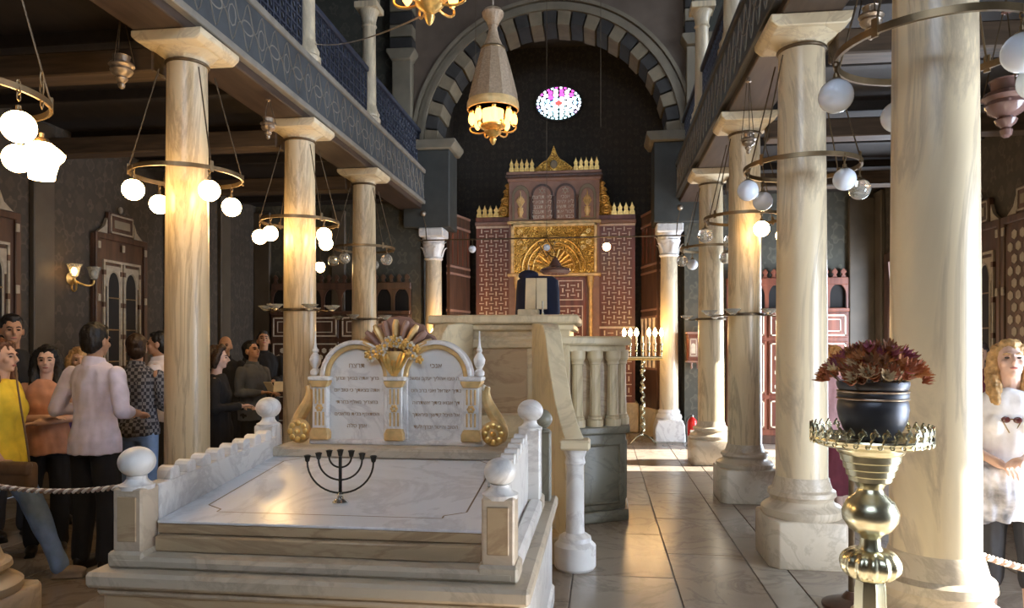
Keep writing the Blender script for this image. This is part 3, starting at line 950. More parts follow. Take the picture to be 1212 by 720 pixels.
# rose window in the apse wall
ro = struct(put('window_9', None, None, (-.85, YB - .03, 6.46)), 'glowing stained glass rose window')
MB().tube([(.47 * cos(2 * pi * q / 40), 0, .35 * sin(2 * pi * q / 40)) for q in range(40)], .03, 8, False, True).build('window_frame', 'voussoir_dark', ro)
MB().prism([(.46 * cos(2 * pi * q / 40), .34 * sin(2 * pi * q / 40)) for q in range(40)], .0, .02).build('tracery', 'void', ro, smooth=0)
GL = [emit('stained glass ' + n_, c, st_) for n_, c, st_ in [('white', (.85, .9, 1.0), 3.2), ('lilac', (.75, .45, 1.0), 2.0), ('magenta', (1.0, .12, .75), 1.6), ('blue', (.35, .62, 1.0), 2.4), ('red', (1.0, .12, .10), 1.3), ('cyan', (.6, .95, 1.0), 2.8)]]
for rr, num, sz in [(.12, 6, .055), (.23, 12, .052), (.33, 18, .046), (.42, 30, .028)]:
    for q in range(num):
        a = 2 * pi * (q + .5 * (num % 4 == 0)) / num
        m = GL[2] if sin(a) > .55 and rr > .2 and q % 2 == 0 else GL[random.choice([0, 0, 5, 0, 1, 3])]
        if sin(a) < -.7:
            m = GL[5]
        MB().prism([(sz * cos(2 * pi * k_ / 10), sz * .9 * sin(2 * pi * k_ / 10)) for k_ in range(10)], -.012, .0).build('pane', m, ro, smooth=0, loc=(rr * cos(a), 0, rr * .75 * sin(a)))
MB().prism([(.07 * cos(2 * pi * k_ / 12), .045 * sin(2 * pi * k_ / 12)) for k_ in range(12)], -.014, .0).build('pane', GL[4], ro, smooth=0)

# iron tie rod across the arch with hanging lamps
tr = thing('tie_rod', 'thin iron tie rod spanning between the two white arch columns', 'rod', (AX, 12.05, 3.42))
MB().tube([(-2.25, 0, 0), (2.25, 0, 0)], .012, 8).build('bar', 'iron', tr)
for s in (-1, 1):
    MB().tube([(s * 2.1, 0, 0), (s * 2.12, 0, .25), (s * 2.16, 0, .42)], .01, 6).build('upright', 'iron', tr)
    MB().sphere((s * 2.16, 0, .46), .05, 12, 8).build('knob', 'silver', tr)


def small_lamp(label, px, kind, drop=.1, r=.065, z=3.42, y=12.05):
    p = atY(px, 300, y)
    t = thing('small_hanging_lamp', label, 'lamp', (p.x, y, z), 0, 'small globes on the tie rod')
    MB().tube([(0, 0, 0), (0, 0, -drop)], .006, 6).build('stem', 'iron', t)
    MB().sphere((0, 0, -drop - r), r, 16, 10).build('globe', kind, t)
    MB().lathe([(.01, -drop + .01), (.03, -drop - .005), (.035, -drop - .02)], 12).build('cap', 'bronze', t)


small_lamp('small unlit globe hanging from the tie rod left of the ark', 559, 'opal')
small_lamp('small glowing globe hanging from the tie rod right of the ark', 718, 'lit')
p = atY(647, 293, 9.9)
t = thing('star_lamp', 'hanging bronze six pointed star lamp with dish in front of the ark', 'lamp', p)
mb = MB()
for a0 in (90, 270):
    mb.tube([(.14 * cos(R(a0 + 120 * q)), 0, .14 * sin(R(a0 + 120 * q))) for q in range(3)], .014, 6, False, True)
mb.build('star', 'bronze', t, smooth=0)
MB().sphere((0, 0, 0), .05, 12, 8).build('glass_core', 'opal', t)
MB().tube([(0, 0, .14), (0, 0, ZC - p.z)], .004, 5).build('wire', 'iron', t)
MB().lathe([(.01, -.13), (.04, -.17), (.09, -.26), (.2, -.30), (.22, -.33), (.17, -.37), (.02, -.38)], 20, (.12, 0, 0)).build('dish', 'pink_glass', t)
MB().tube([(0, 0, -.06), (.06, 0, -.12), (.12, 0, -.14)], .01, 6).build('link', 'bronze', t)


# ================================================================== standing candelabra
def candelabrum(label, x, y, n=7):
    t = thing('floor_candelabrum', label, 'candelabrum', (x, y, 0), 0, 'brass standing candelabra by the ark')
    for q in range(3):
        a = 2 * pi * q / 3 + pi / 2
        MB().tube(bez([(.02 * cos(a), .02 * sin(a), .14), (.10 * cos(a), .10 * sin(a), .16), (.18 * cos(a), .18 * sin(a), .05), (.24 * cos(a), .24 * sin(a), .02)], 8), .018, 6).build('foot', 'brass', t)
    pts = [(.022 * cos(q * .9), .022 * sin(q * .9), .1 + q * .02) for q in range(66)]
    MB().tube(pts, .022, 6).build('twisted_pole', 'brass', t)
    for z in (.32, .62, .92, 1.2):
        MB().sphere((0, 0, z), (.05, .05, .035), 14, 8).build('knop', 'brass', t)
    MB().tube([(-.32, 0, 1.42), (.32, 0, 1.42)], .018, 8).build('crossbar', 'brass', t)
    MB().box(-.33, .33, -.02, .02, 1.37, 1.40).build('crossbar_plate', 'gilt', t, .005)
    for q in range(n):
        x_ = -.30 + .60 * q / (n - 1)
        MB().lathe([(.008, 1.42), (.012, 1.50), (.035, 1.52), (.012, 1.54), (.014, 1.60), (.03, 1.63), (.03, 1.645), (.014, 1.65)], 12, (x_, 0, 0)).build('candle_cup', 'brass', t)
        c = MB().lathe([(.013, 1.645), (.013, 1.76), (.008, 1.765)], 10, (x_, 0, 0)).build('candle', 'bone_dull', t)
        if q != 3:
            MB().lathe([(.01, 1.76), (.03, 1.79), (.036, 1.82), (.024, 1.86), (.006, 1.90)], 12, (x_, 0, 0)).build('bulb', 'lit_small', c)
    return t


candelabrum('brass candelabrum with burning bulbs beside the right white column', .67, 11.95)
candelabrum('brass candelabrum behind the bimah on the left, only bulbs showing', -2.55, 11.95)

# ================================================================== the bimah
bi = thing('bimah', 'ivory marble reading platform with columned sides and curved stair parapets', 'platform', (AX, 0, 0))


def bplan(o=0.0):
    return [(-.60 - o * .4, 6.42 - o), (.60 + o * .4, 6.42 - o), (1.10 + o, 6.71 - o * .4), (1.10 + o, 9.0), (.60, 9.3 + o), (-.60, 9.3 + o), (-1.10 - o, 9.0), (-1.10 - o, 6.71 - o * .4)]


MB().prism(bplan(.03), 0, .10, 'z').build('foot_moulding', 'bimah_grey', bi, .01)
MB().prism(bplan(0), .10, .80, 'z').build('dado', 'bimah_grey', bi, .01)
MB().prism(bplan(.04), .80, .87, 'z').build('dado_cornice', 'bimah_grey', bi, .012)
MB().prism(bplan(-.09), .87, 1.56, 'z').build('core', 'tan_marble', bi)
MB().prism(bplan(.0), 1.55, 1.61, 'z').build('architrave', 'bimah', bi, .01)
MB().prism(bplan(.05), 1.61, 1.69, 'z').build('cornice', 'bimah', bi, .018)
plan = bplan(-.04)
COLN = MB()
nf = 12
rg = []
for z, r in [(0, .075), (.06, .075), (.07, .062), (.09, .064), (.10, .052), (.56, .047), (.57, .058), (.59, .054), (.62, .072), (.69, .072)]:
    rg.append([((r * (1 - .07 * (q % 2 if .1 <= z <= .56 else 0))) * cos(2 * pi * q / 24), (r * (1 - .07 * (q % 2 if .1 <= z <= .56 else 0))) * sin(2 * pi * q / 24), .87 + z) for q in range(24)])
CM = COLN.loft(rg).mesh('colonnette', 'bimah', smooth=30)
for e in (1, 2, 3, 5, 6, 7):
    a, b = Vector((*plan[e], 0)), Vector((*plan[(e + 1) % 8], 0))
    m = max(2, round((b - a).length / .205))
    for q in range(m):
        put('colonnette', CM, bi, a.lerp(b, (q + .5) / m))
    u = (b - a).normalized()
    nrm = Vector((u.y, -u.x, 0))
    q0, q1 = a.lerp(b, .07) + nrm * .045, a.lerp(b, .93) + nrm * .045
    for z in (.17, .70):
        MB().tube([q0 + Vector((0, 0, z)), q1 + Vector((0, 0, z))], .014, 4).build('panel_moulding', 'bimah_grey', bi)
    for c in (q0, q1):
        MB().tube([c + Vector((0, 0, .17)), c + Vector((0, 0, .70))], .014, 4).build('panel_moulding', 'bimah_grey', bi)
# tall front block carrying the reading desk
fb = bi
MB().box(-.60, .60, 6.40, 7.3, .1, 1.80).build('front_block', 'bimah', bi, .01)
MB().box(-.68, .68, 6.32, 7.36, 1.80, 1.88).build('front_cornice', 'bimah', bi, .015)
MB().box(-.64, .64, 6.36, 7.32, 1.74, 1.80).build('front_moulding', 'bimah', bi, .012)
for x0, x1, z0, z1 in [(-.44, .30, 1.58, 1.66), (-.44, -.36, .2, 1.58), (.22, .30, .2, 1.58)]:
    MB().box(x0, x1, 6.36, 6.41, z0, z1).build('panel_frame', 'bimah', bi, .012)
MB().box(-.36, .22, 6.385, 6.405, .2, 1.58).build('front_panel', 'tan_marble', bi)
for s in (-1, 1):
    A_, B_ = Vector((s * .33, 6.38, 0)), Vector((s * .69, 5.2, 0))
    u = (B_ - A_).normalized()
    nrm = Vector((-u.y, u.x, 0)) * .07
    prof = [(0, 1.80), (.2, 1.80), (.36, 1.78), (.44, 1.70), (.50, 1.56), (.56, 1.42), (.64, 1.29), (.74, 1.15), (.85, 1.03), (1.0, .93)]
    rings = []
    for tt, z in prof:
        c = A_.lerp(B_, tt)
        rings.append([c - nrm, c + nrm, c + nrm + Vector((0, 0, z)), c - nrm + Vector((0, 0, z))])
    MB().loft(rings).build('stair_parapet', 'bimah', bi, .008, 40)
    nw = MB().lathe([(.135, 0), (.15, .02), (.15, .17), (.12, .20), (.115, .23), (.07, .26), (.066, .30), (.062, .74), (.075, .76), (.068, .80), (.09, .86)], 24, (B_.x, B_.y, 0)).build('newel', 'white_marble', bi)
    MB().box(B_.x - .11, B_.x + .11, B_.y - .11, B_.y + .11, .86, .93).build('newel_cap', 'bimah', nw, .015)
for q in range(5):
    hw = .60 - .06 * q
    MB().box(-hw, hw, 5.25 + q * .23, 6.4, q * .2, q * .2 + .2).build('step', 'bimah', bi, .01)

# reading desk with navy velvet and open book
p = atY(636, 375, 6.95)
rd = thing('reading_desk', 'reading desk draped in navy velvet on top of the bimah', 'desk', (p.x, 6.95, 1.88))
rings = []
for z, w, d in [(0, .22, .13), (.26, .21, .12), (.36, .20, .11), (.40, .15, .09)]:
    rings.append([(w * (abs(cos(a)) ** .5) * (1 if cos(a) >= 0 else -1), d * (abs(sin(a)) ** .5) * (1 if sin(a) >= 0 else -1) + .06, z) for a in [2 * pi * q / 24 for q in range(24)]])
MB().loft(rings).build('velvet_cover', 'navy', rd)
MB().sphere((-.09, .03, .41), (.10, .06, .055), 16, 8).build('velvet_roll', 'navy', rd)
MB().tube([(-.09, .03, .44), (-.09, .03, .52)], [.012, .005], 8).build('finial', 'silver', rd)
bk = thing('open_book', 'open cream book propped upright on the reading desk', 'book', (p.x - .0, 6.80, 1.952))
for s in (-1, 1):
    x0, x1 = sorted((s * .004, s * .105))
    MB().box(x0, x1, -.012, .012, 0, .30).build('page_block', 'paper', bk, .004, rot=(R(-6), 0, s * R(7)))
cb = tag(MB().box(-.14, .06, -.06, .05, 0, .07).build('stone_block', 'bimah', bevel=.008, loc=(p.x - .03, 6.80, 1.88)), 'small cream block under the open book', 'block')
cd = thing('white_candle', 'white candle on the bimah ledge in front of the open book', 'candle', (p.x + .07, 6.72, 1.88))
MB().lathe([(.03, 0), (.03, .01), (.01, .015), (.011, .03)], 12).build('holder', 'brass', cd)
MB().lathe([(.008, .02), (.008, .14), (.002, .145)], 10).build('wax', 'bone_dull', cd)


# ================================================================== marble enclosure in the foreground
EX, EYF, EYB = -1.196, 2.87, 4.10             # axis, front posts, back posts
HW = .79
en = thing('marble_enclosure', 'low white marble enclosure with ball topped posts around a sloping slab', 'enclosure', (EX, 0, 0))
BW = HW + .085
MB().box(-BW, BW, EYF - .10, 4.46, 0, .58).build('body', 'tan_marble', en, .01)
MB().box(-BW - .03, BW + .03, EYF - .13, 4.49, 0, .12).build('foot_moulding', 'white_marble', en, .015)
for z0, z1, o in [(.56, .60, .02), (.60, .665, .05)]:
    MB().box(-BW - o, BW + o, EYF - .10 - o, 4.46 + o, z0, z1).build('cornice', 'column_base', en, .014)
MB().box(-BW + .02, BW - .02, EYF - .085, 4.44, .665, .715).build('upper_step', 'column_base', en, .014)
for s in (-1, 1):                                # side faces white, front tan: daylight and lamp warmth put into the colour
    x0, x1 = sorted((s * (BW + .001), s * (BW + .02)))
    MB().box(x0, x1, EYF - .05, 4.40, .14, .54).build('side_panel', 'white_marble', en, .01)
for y in (EYF - .102,):
    for x0, x1 in [(-BW + .10, -.05), (.05, BW - .10)]:
        MB().box(x0, x1, y - .012, y, .16, .50).build('front_panel', 'ochre', en, .012)
# slab: two tan nosings and the sloping white top, its skylight put into the colour
SY0, SY1, SZ0, SZ1 = 2.90, 4.06, .845, .958


def slab_z(y):
    return SZ0 + (SZ1 - SZ0) * (y - SY0) / (SY1 - SY0)


sw = HW - .075
for dz0, dz1, o, m in [(-.13, -.062, .022, 'tan_marble'), (-.058, -.012, .0, 'tan_marble'), (-.012, .0, .004, 'slab_white')]:
    mb = MB()
    y0, y1 = SY0 - o, SY1
    mb.add([(-sw, y0, SZ0 + dz0), (sw, y0, SZ0 + dz0), (sw, y1, SZ1 + dz0), (-sw, y1, SZ1 + dz0), (-sw, y0, SZ0 + dz1), (sw, y0, SZ0 + dz1), (sw, y1, SZ1 + dz1), (-sw, y1, SZ1 + dz1)],
           [(0, 3, 2, 1), (4, 5, 6, 7), (0, 1, 5, 4), (1, 2, 6, 5), (2, 3, 7, 6), (3, 0, 4, 7)])
    mb.build('slab' if dz1 < 0 else 'slab_top', m, en, .006 if dz1 < 0 else .003)
# incised border with notched corners
w2, ya, yb, nk = sw - .11, SY0 + .13, SY1 - .06, .09
ol = [(-w2 + nk, ya), (w2 - nk, ya), (w2 - nk, ya + .035), (w2, ya + nk), (w2, yb - nk), (w2 - nk, yb), (-w2 + nk, yb), (-w2, yb - nk), (-w2, ya + nk), (-w2 + nk, ya + .035)]
pts = []
for i in range(len(ol)):
    a, b = ol[i], ol[(i + 1) % len(ol)]
    for q in range(4):
        u, v = a[0] + (b[0] - a[0]) * q / 4, a[1] + (b[1] - a[1]) * q / 4
        pts.append((u, v, slab_z(v) + .0005))
MB().tube(pts, .004, 4, False, True, (1, .2)).build('border_line', 'bronze', en, smooth=0)
# back ledge
MB().box(-sw, sw, 4.02, 4.40, .72, .95).build('ledge_riser', 'white_marble', en)
MB().box(-sw - .01, sw + .01, 4.0, 4.42, .95, 1.01).build('ledge', 'column_base', en, .012)
# crenellated side walls rising to the back
for s in (-1, 1):
    x0, x1 = sorted((s * (HW - .075), s * (HW - .005)))
    zf, zb_ = 1.00, 1.065
    MB().prism([(EYF + .05, .70), (4.06, .70), (4.06, zb_), (EYF + .05, zf)], x0, x1, 'x').build('side_wall', 'white_marble', en, .006)
    me = MB()
    nn = 8
    for q in range(nn):
        y = EYF + .10 + (4.02 - EYF - .10) * (q + .5) / nn
        z = zf + (zb_ - zf) * (y - EYF - .05) / (4.06 - EYF - .05)
        w = .036
        MB().prism([(y - w, z - .004), (y + w, z - .004), (y + w, z + .036), (y + w * .7, z + .050), (y, z + .056), (y - w * .7, z + .050), (y - w, z + .036)], x0, x1, 'x').build('merlon', 'white_marble', en, .004)
    # lower outer kerb
    x0, x1 = sorted((s * (HW + .0), s * (HW + .075)))
    MB().box(x0, x1, EYF + .07, 4.03, .66, .74).build('kerb', 'white_marble', en, .015)
    # the four posts
    for y, zt, hw, m, br in ((EYF, 1.0, .066, 'post_marble', .066 if s > 0 else .076), (EYB, 1.13, .062, 'white_marble', .074)):
        xc = s * HW
        po = MB().box(xc - hw, xc + hw, y - hw, y + hw, .66, zt).build('post', m, en, .008)
        MB().box(xc - hw * 1.25, xc + hw * 1.25, y - hw * 1.25, y + hw * 1.25, .665, .735).build('post_plinth', 'column_base', po, .012)
        if y == EYF:
            zz0, zz1, hx = .775, zt - .035, hw - .022
            fr = [(xc - hx, zz0), (xc + hx, zz0), (xc + hx, zz1), (xc - hx, zz1)]
            MB().prism(fr, y - hw - .006, y - hw + .001).build('post_panel', 'tan_marble', po, .005)  # tan front face, lamp warmth put into the colour
        MB().lathe([(hw * 1.08, zt - .012), (hw * 1.12, zt + .006), (hw * .8, zt + .016), (hw * .62, zt + .032), (hw * .62, zt + .045)], 20, (xc, y, 0)).build('post_cap', 'white_marble', po)
        MB().sphere((xc, y, zt + .038 + br * .85), (br, br, br * .86), 24, 14).build('ball_finial', 'white_marble', po)
# post at the back corner, outside; its shade is put into the grey
po = MB().box(HW - .02, HW + .10, 4.32, 4.44, .66, 1.08).build('post', 'bimah_grey', en, .008)
MB().sphere((HW + .04, 4.38, 1.155), (.068, .068, .062), 20, 12).build('ball_finial', 'bimah_grey', po)
MB().lathe([(.05, 1.07), (.055, 1.09), (.035, 1.1), (.035, 1.12)], 16, (HW + .04, 4.38, 0)).build('post_cap', 'bimah_grey', po)

# ================================================================== twin stone tablets
tb = thing('stone_tablets', 'twin arched marble tablets with gilded Hebrew lines and floral crown', 'tablets', (-1.22, 4.2, 1.01))
MB().box(-.535, .535, -.05, .06, 0, .03).build('plinth', 'white_marble', tb, .008)
LINES = [['תרצח', 'ברוך אתה בבאך וברוך', 'אתה בצאתך כי טוב יום', 'בחצריך מאלף בחרתי', 'הסתופף בבית מלאכים', 'אמן סלה'],
         ['אנכי', 'מה טבו אהליך יעקב ומשכ', 'נתיך ישראל ואני ברב חס', 'דך אבוא ביתך אשתחוה', 'אל היכל קדשך ביראתך', 'הטוב והישר יברך לעד']]
ZSP, RO = .405, .222
for i, uc in enumerate((-.243, .243)):
    pl = [(uc + .17, .0)] + arc(uc, ZSP, .17, 0, 180, 24) + [(uc - .17, .0)]
    pa = MB().prism(pl, -.02, .04).build('tablet', 'white_marble', tb, .003, 0)
    heb('inscription', LINES[i][0], .042, 'ink', pa, (uc, -.0215, .46), .0015)
    for q in range(1, 6):
        if i == 0 and q == 5:
            sz = .034
        else:
            sz = .0305
        heb('inscription', LINES[i][q], sz, 'ink', pa, (uc, -.0215, .46 - q * .072), .0015)
    for r0, r1, y, m, nm in [(.195, RO, -.055, 'white_marble', 'arch_moulding'), (.168, .197, -.040, 'ochre', 'gilt_band')]:
        pl = arc(uc, ZSP, r1, 0, 180, 32) + arc(uc, ZSP, r0, 180, 0, 32)
        MB().prism(pl, y, .045).build(nm, m, tb, .006, 40)
    for dx in (-.183, .183):
        MB().box(uc + dx - .014, uc + dx + .014, -.035, .04, .03, ZSP).build('inner_strip', 'white_marble', tb, .004)
for uc in (-.462, 0, .462):
    w = .046
    pi_ = MB().box(uc - w, uc + w, -.06, .045, .08, .355).build('pilaster', 'white_marble', tb, .005)
    MB().prism([(uc - w - .012, .03), (uc + w + .012, .03), (uc + w + .012, .07), (uc + w, .10), (uc - w, .10), (uc - w - .012, .07)], -.078, .05).build('pilaster_base', 'ochre', pi_, .005)
    MB().prism([(uc - w, .345), (uc + w, .345), (uc + w + .016, .375), (uc + w + .016, .385), (uc - w - .016, .385), (uc - w - .016, .375)], -.076, .05).build('pilaster_neck', 'ochre', pi_, .004)
    MB().box(uc - w - .022, uc + w + .022, -.082, .05, .385, .41).build('pilaster_cap', 'white_marble', pi_, .006)
    for dx in (-.024, 0, .024):
        for z0, z1 in ((.115, .195), (.245, .335)):
            MB().tube([(uc + dx, -.061, z0), (uc + dx, -.061, z1)], .006, 6).build('flute', 'ochre', pi_)
    for q in range(6):
        MB().sphere((uc + .015 * cos(q * pi / 3), -.066, .22 + .015 * sin(q * pi / 3)), .010, 8, 5).build('rosette_petal', 'ochre', pi_)
# floral crown: a wide fluted shell behind a swag of blossoms
sh_ = [(-.27, .50), (-.265, .56), (-.235, .60), (-.225, .645), (-.175, .675), (-.155, .72), (-.095, .735), (-.065, .765), (0, .775), (.065, .765), (.095, .735), (.155, .72), (.175, .675), (.225, .645), (.235, .60), (.265, .56), (.27, .50), (.12, .48), (0, .46), (-.12, .48)]
MB().prism(sh_, .042, .075).build('shell_back', 'mauve_wood', tb, .01, 40)
for q in range(9):
    a = R(158 - q * 17)
    st_ = Vector((.04 * cos(a), -.03, .53))
    en_ = Vector((.235 * cos(a), -.025, .55 + .20 * sin(a)))
    MB().tube([st_, st_.lerp(en_, .3), st_.lerp(en_, .6), st_.lerp(en_, .85), en_], [.012, .022, .030, .032, .018], 10, True, False, (1, .7)).build('shell_lobe', 'ochre' if q % 2 == 0 else 'mauve_wood', tb)
for q in range(19):
    u = -.155 + .31 * ((q * 7) % 19) / 18
    z = .605 - .9 * abs(u) ** 1.4 + .032 * sin(q * 2.1)
    fw = MB().sphere((u, -.082, z), .012, 8, 5).build('blossom', 'gilt', tb)
    mb = MB()
    for k_ in range(5):
        mb.sphere((u + .017 * cos(k_ * 1.257), -.075, z + .017 * sin(k_ * 1.257)), (.011, .008, .011), 7, 4)
    mb.build('petals', 'bone_dull' if q % 2 else 'gilt', fw)
for q in range(5):
    a = R(-150 + q * 30)
    MB().tube(bez([(.09 * cos(a), -.055, .555), (.075 * cos(a), -.075, .5), (.03 * cos(a), -.07, .45), (.012 * cos(a), -.065, .415)], 8), [.018, .02, .019, .017, .015, .013, .011, .008, .005], 8).build('tassel_leaf', 'gilt', tb)
MB().lathe([(.012, .40), (.018, .43), (.03, .47), (.045, .53), (.05, .56)], 12, (0, -.045, 0)).build('tassel_core', 'ochre', tb)
# volute brackets, rosettes and little side finials
for s in (-1, 1):
    pts = [(s * (.545 + .020 * (1 - q / 12) * cos(2.2 + q * .55)), -.01, .345 + .020 * (1 - q / 12) * sin(2.2 + q * .55)) for q in range(9)]
    MB().tube(pts, .013, 8).build('volute_eye', 'white_marble', tb)
    MB().tube(bez([(s * .555, -.01, .35), (s * .525, -.01, .28), (s * .555, -.01, .20), (s * .65, -.01, .15), (s * .67, -.01, .05), (s * .63, -.01, .03)], 16), [.016, .02, .024, .028, .032, .035, .037, .038, .038, .038, .037, .036, .034, .03, .026, .022, .018], 10).build('volute', 'ochre', tb)
    ros = MB().sphere((s * .595, -.045, .078), (.075, .03, .075), 18, 10).build('rosette', 'ochre', tb)
    for q in range(8):
        a = q * pi / 4
        MB().sphere((s * .595 + .048 * cos(a), -.07, .078 + .048 * sin(a)), (.019, .012, .019), 8, 5).build('rosette_petal', 'gilt', ros)
    MB().sphere((s * .595, -.078, .078), .018, 8, 5).build('rosette_boss', 'gilt', ros)
    MB().lathe([(.02, .41), (.03, .42), (.03, .44), (.016, .455), (.032, .485), (.036, .51), (.024, .535), (.013, .55), (.018, .565), (.010, .585), (.006, .61), (.003, .68)], 14, (s * .505, -.02, 0)).build('side_finial', 'white_marble', tb)

# ================================================================== menorah on the slab
mz = slab_z(3.2)
mn = thing('menorah', 'small dark seven branched menorah with silver foot on the slab', 'menorah', (-1.20, 3.2, mz), R(4))
MB().lathe([(.036, .0), (.038, .006), (.028, .014), (.016, .022), (.012, .034), (.015, .042), (.009, .05)], 20).build('foot', 'steel', mn)
MB().lathe([(.008, .045), (.008, .10), (.012, .105), (.008, .11), (.008, .215)], 12).build('stem', 'black_metal', mn)
cup = [(.004, -.014), (.010, -.008), (.013, .008), (.017, .018), (.012, .02), (.004, .012)]
for k_, r in enumerate((.052, .102, .155)):
    zt = .213 - .012 * k_
    for s in (-1, 1):
        MB().tube([(s * r * sin(R(q * 9)), 0, zt - r * .92 * cos(R(q * 9))) for q in range(11)], .0045, 7).build('branch', 'black_metal', mn)
        MB().lathe(cup, 10, (s * r, 0, zt + .012)).build('candle_cup', 'black_metal', mn)
MB().lathe(cup, 10, (0, 0, .228)).build('candle_cup', 'black_metal', mn)

# ================================================================== brass plant stand, pot and dried flowers
sp_ = atd(1030, 515, 2.62)
ps = thing('plant_stand', 'tall turned brass stand with a pierced crown dish', 'plant stand', (sp_.x, sp_.y, 0))
zr = sp_.z
MB().lathe([(.17, 0), (.175, .03), (.15, .06), (.10, .09), (.06, .13), (.05, .2)], 28).build('foot', 'brass', ps)
rg = []
for z, r in [(.15, .05), (.3, .058), (.45, .062), (.60, .058), (zr - .56, .055), (zr - .53, .05)]:
    rg.append([((r * (1 - .10 * (q % 2))) * cos(2 * pi * q / 16), (r * (1 - .10 * (q % 2))) * sin(2 * pi * q / 16), z) for q in range(16)])
MB().loft(rg).build('fluted_shaft', 'brass', ps, smooth=20)
rg = []
for i in range(11):
    a = pi * i / 10
    rg.append([((.045 + .055 * sin(a) * (1 + .10 * cos(14 * 2 * pi * q / 84))) * cos(2 * pi * q / 84), (.045 + .055 * sin(a) * (1 + .10 * cos(14 * 2 * pi * q / 84))) * sin(2 * pi * q / 84), zr - .47 - .055 * cos(a)) for q in range(84)])
MB().loft(rg).build('gadrooned_knop', 'brass', ps, smooth=60)
MB().lathe([(.045, zr - .42), (.036, zr - .40), (.034, zr - .375), (.044, zr - .36), (.07, zr - .345), (.093, zr - .31), (.097, zr - .28), (.08, zr - .24), (.05, zr - .215), (.042, zr - .195), (.05, zr - .18), (.062, zr - .17)], 32).build('baluster_knop', 'brass', ps)
MB().lathe([(.055, zr - .172), (.072, zr - .166), (.074, zr - .150), (.081, zr - .146), (.083, zr - .125), (.090, zr - .121), (.092, zr - .098), (.100, zr - .094), (.103, zr - .070), (.112, zr - .064), (.118, zr - .050), (.17, zr - .040), (.195, zr - .030), (.2, zr - .02), (.202, zr - .005), (.19, zr - .005), (.15, zr - .02), (.03, zr - .02)], 36).build('dish', 'brass', ps)
rim = MB().ring((0, 0, zr - .012), .197, .008, 48, 8).build('rim', 'brass', ps)
sc_ = MB().tube([(0, .014 * cos(q * .7) * (1 - q / 14), .018 + .014 * sin(q * .7) * (1 - q / 20)) for q in range(8)], .0042, 6).tube([(0, -.012, -.012), (0, -.004, .012), (0, .010, .03), (0, .0, .042)], .004, 6).mesh('crown_scroll', 'brass')
hol = MB().ring((0, 0, 0), .007, .0025, 10, 5).xf(Matrix.Rotation(pi / 2, 4, 'Y')).mesh('rim_bead', 'brass')
for q in range(34):
    a = 2 * pi * q / 34
    put('crown_scroll', sc_, rim, (.202 * cos(a), .202 * sin(a), zr - .002), (0, 0, a))
    put('rim_bead', hol, rim, (.203 * cos(a + .09), .203 * sin(a + .09), zr - .022), (0, 0, a + .09))
pot = thing('metal_pot', 'dark pewter pot standing in the brass plant stand', 'pot', (sp_.x + .008, sp_.y, zr - .018))
MB().lathe([(.055, 0), (.075, .006), (.10, .04), (.115, .08), (.120, .115), (.117, .14), (.110, .150), (.117, .155), (.120, .165), (.117, .175), (.112, .18), (.118, .19), (.122, .205), (.120, .215), (.108, .215), (.104, .18), (.02, .16)], 36).build('bowl', plain('pewter', (.085, .085, .095), .42, .6, .4, 5, .1), pot)
for z in (.152, .178):
    MB().ring((0, 0, z), .118, .004, 40, 6).build('band', 'silver', pot)
df = thing('dried_flowers', 'bunch of dried red and brown flowers in the pewter pot', 'flowers', (sp_.x + .008, sp_.y, zr + .15))
FM = [plain('dried petal ' + n_, c, .8, 0, .3, 30) for n_, c in [('russet', (.36, .10, .035)), ('rose', (.36, .09, .12)), ('brown', (.24, .085, .03)), ('plum', (.26, .06, .09)), ('straw', (.55, .38, .20)), ('rust', (.46, .17, .05))]]
FL = []
for m in FM:
    mb = MB()
    for q in range(11):
        a = 2 * pi * q / 11 + random.uniform(-.2, .2)
        l = random.uniform(.022, .034)
        s0 = len(mb.v)
        mb.tube([(0, 0, 0), (l * .45 * cos(a), l * .45 * sin(a), l * .5), (l * .75 * cos(a + .2), l * .75 * sin(a + .2), l * 1.05)], [.003, .006, .001], 4, True, False, (1, .4))
    mb.sphere((0, 0, .006), (.007, .007, .009), 7, 4)
    FL.append(mb.mesh('flower', m, smooth=50))
stm = M['bronze']
for q in range(170):
    a = random.uniform(0, 2 * pi)
    u = random.random() ** .55
    rr = .165 * u
    z = .055 + .095 * (1 - u ** 2) + random.uniform(-.02, .02)
    p_ = Vector((rr * cos(a), rr * sin(a), z))
    mi = random.choices(range(6), [5, 3 if z > .11 else 1, 4, 2 if z > .10 else 0, 2, 6])[0]
    d_ = Vector((p_.x, p_.y, .09)).normalized()
    o = put('flower', FL[mi], df, p_, d_.to_track_quat('Z', 'Y').to_euler(), random.uniform(.8, 1.35))
    if q % 4 == 0:
        MB().tube([(rr * .3 * cos(a), rr * .3 * sin(a), -.02), p_], .002, 4).build('stem', 'bronze', df)

# ================================================================== rope stanchions
def rope(label, a, b, sag, mA, mB_, r=.0065, n=130):
    t = thing('barrier_rope', label, 'rope', a)
    a, b = Vector(a), Vector(b)
    base = chain_pts((0, 0, 0), b - a, sag, n)
    u = (b - a).normalized()
    s_ = u.cross(Vector((0, 0, 1))).normalized()
    for ph, m in ((0, mA), (pi, mB_)):
        pts = [p + s_ * (r * cos(i * .75 + ph)) + Vector((0, 0, r * sin(i * .75 + ph))) for i, p in enumerate(base)]
        MB().tube(pts, r * 1.05, 6).build('strand', m, t)


M['rope_pale'] = plain('pale rope strand', (.72, .66, .60), .7)
M['rope_dark'] = plain('brown rope strand', (.30, .21, .17), .7)


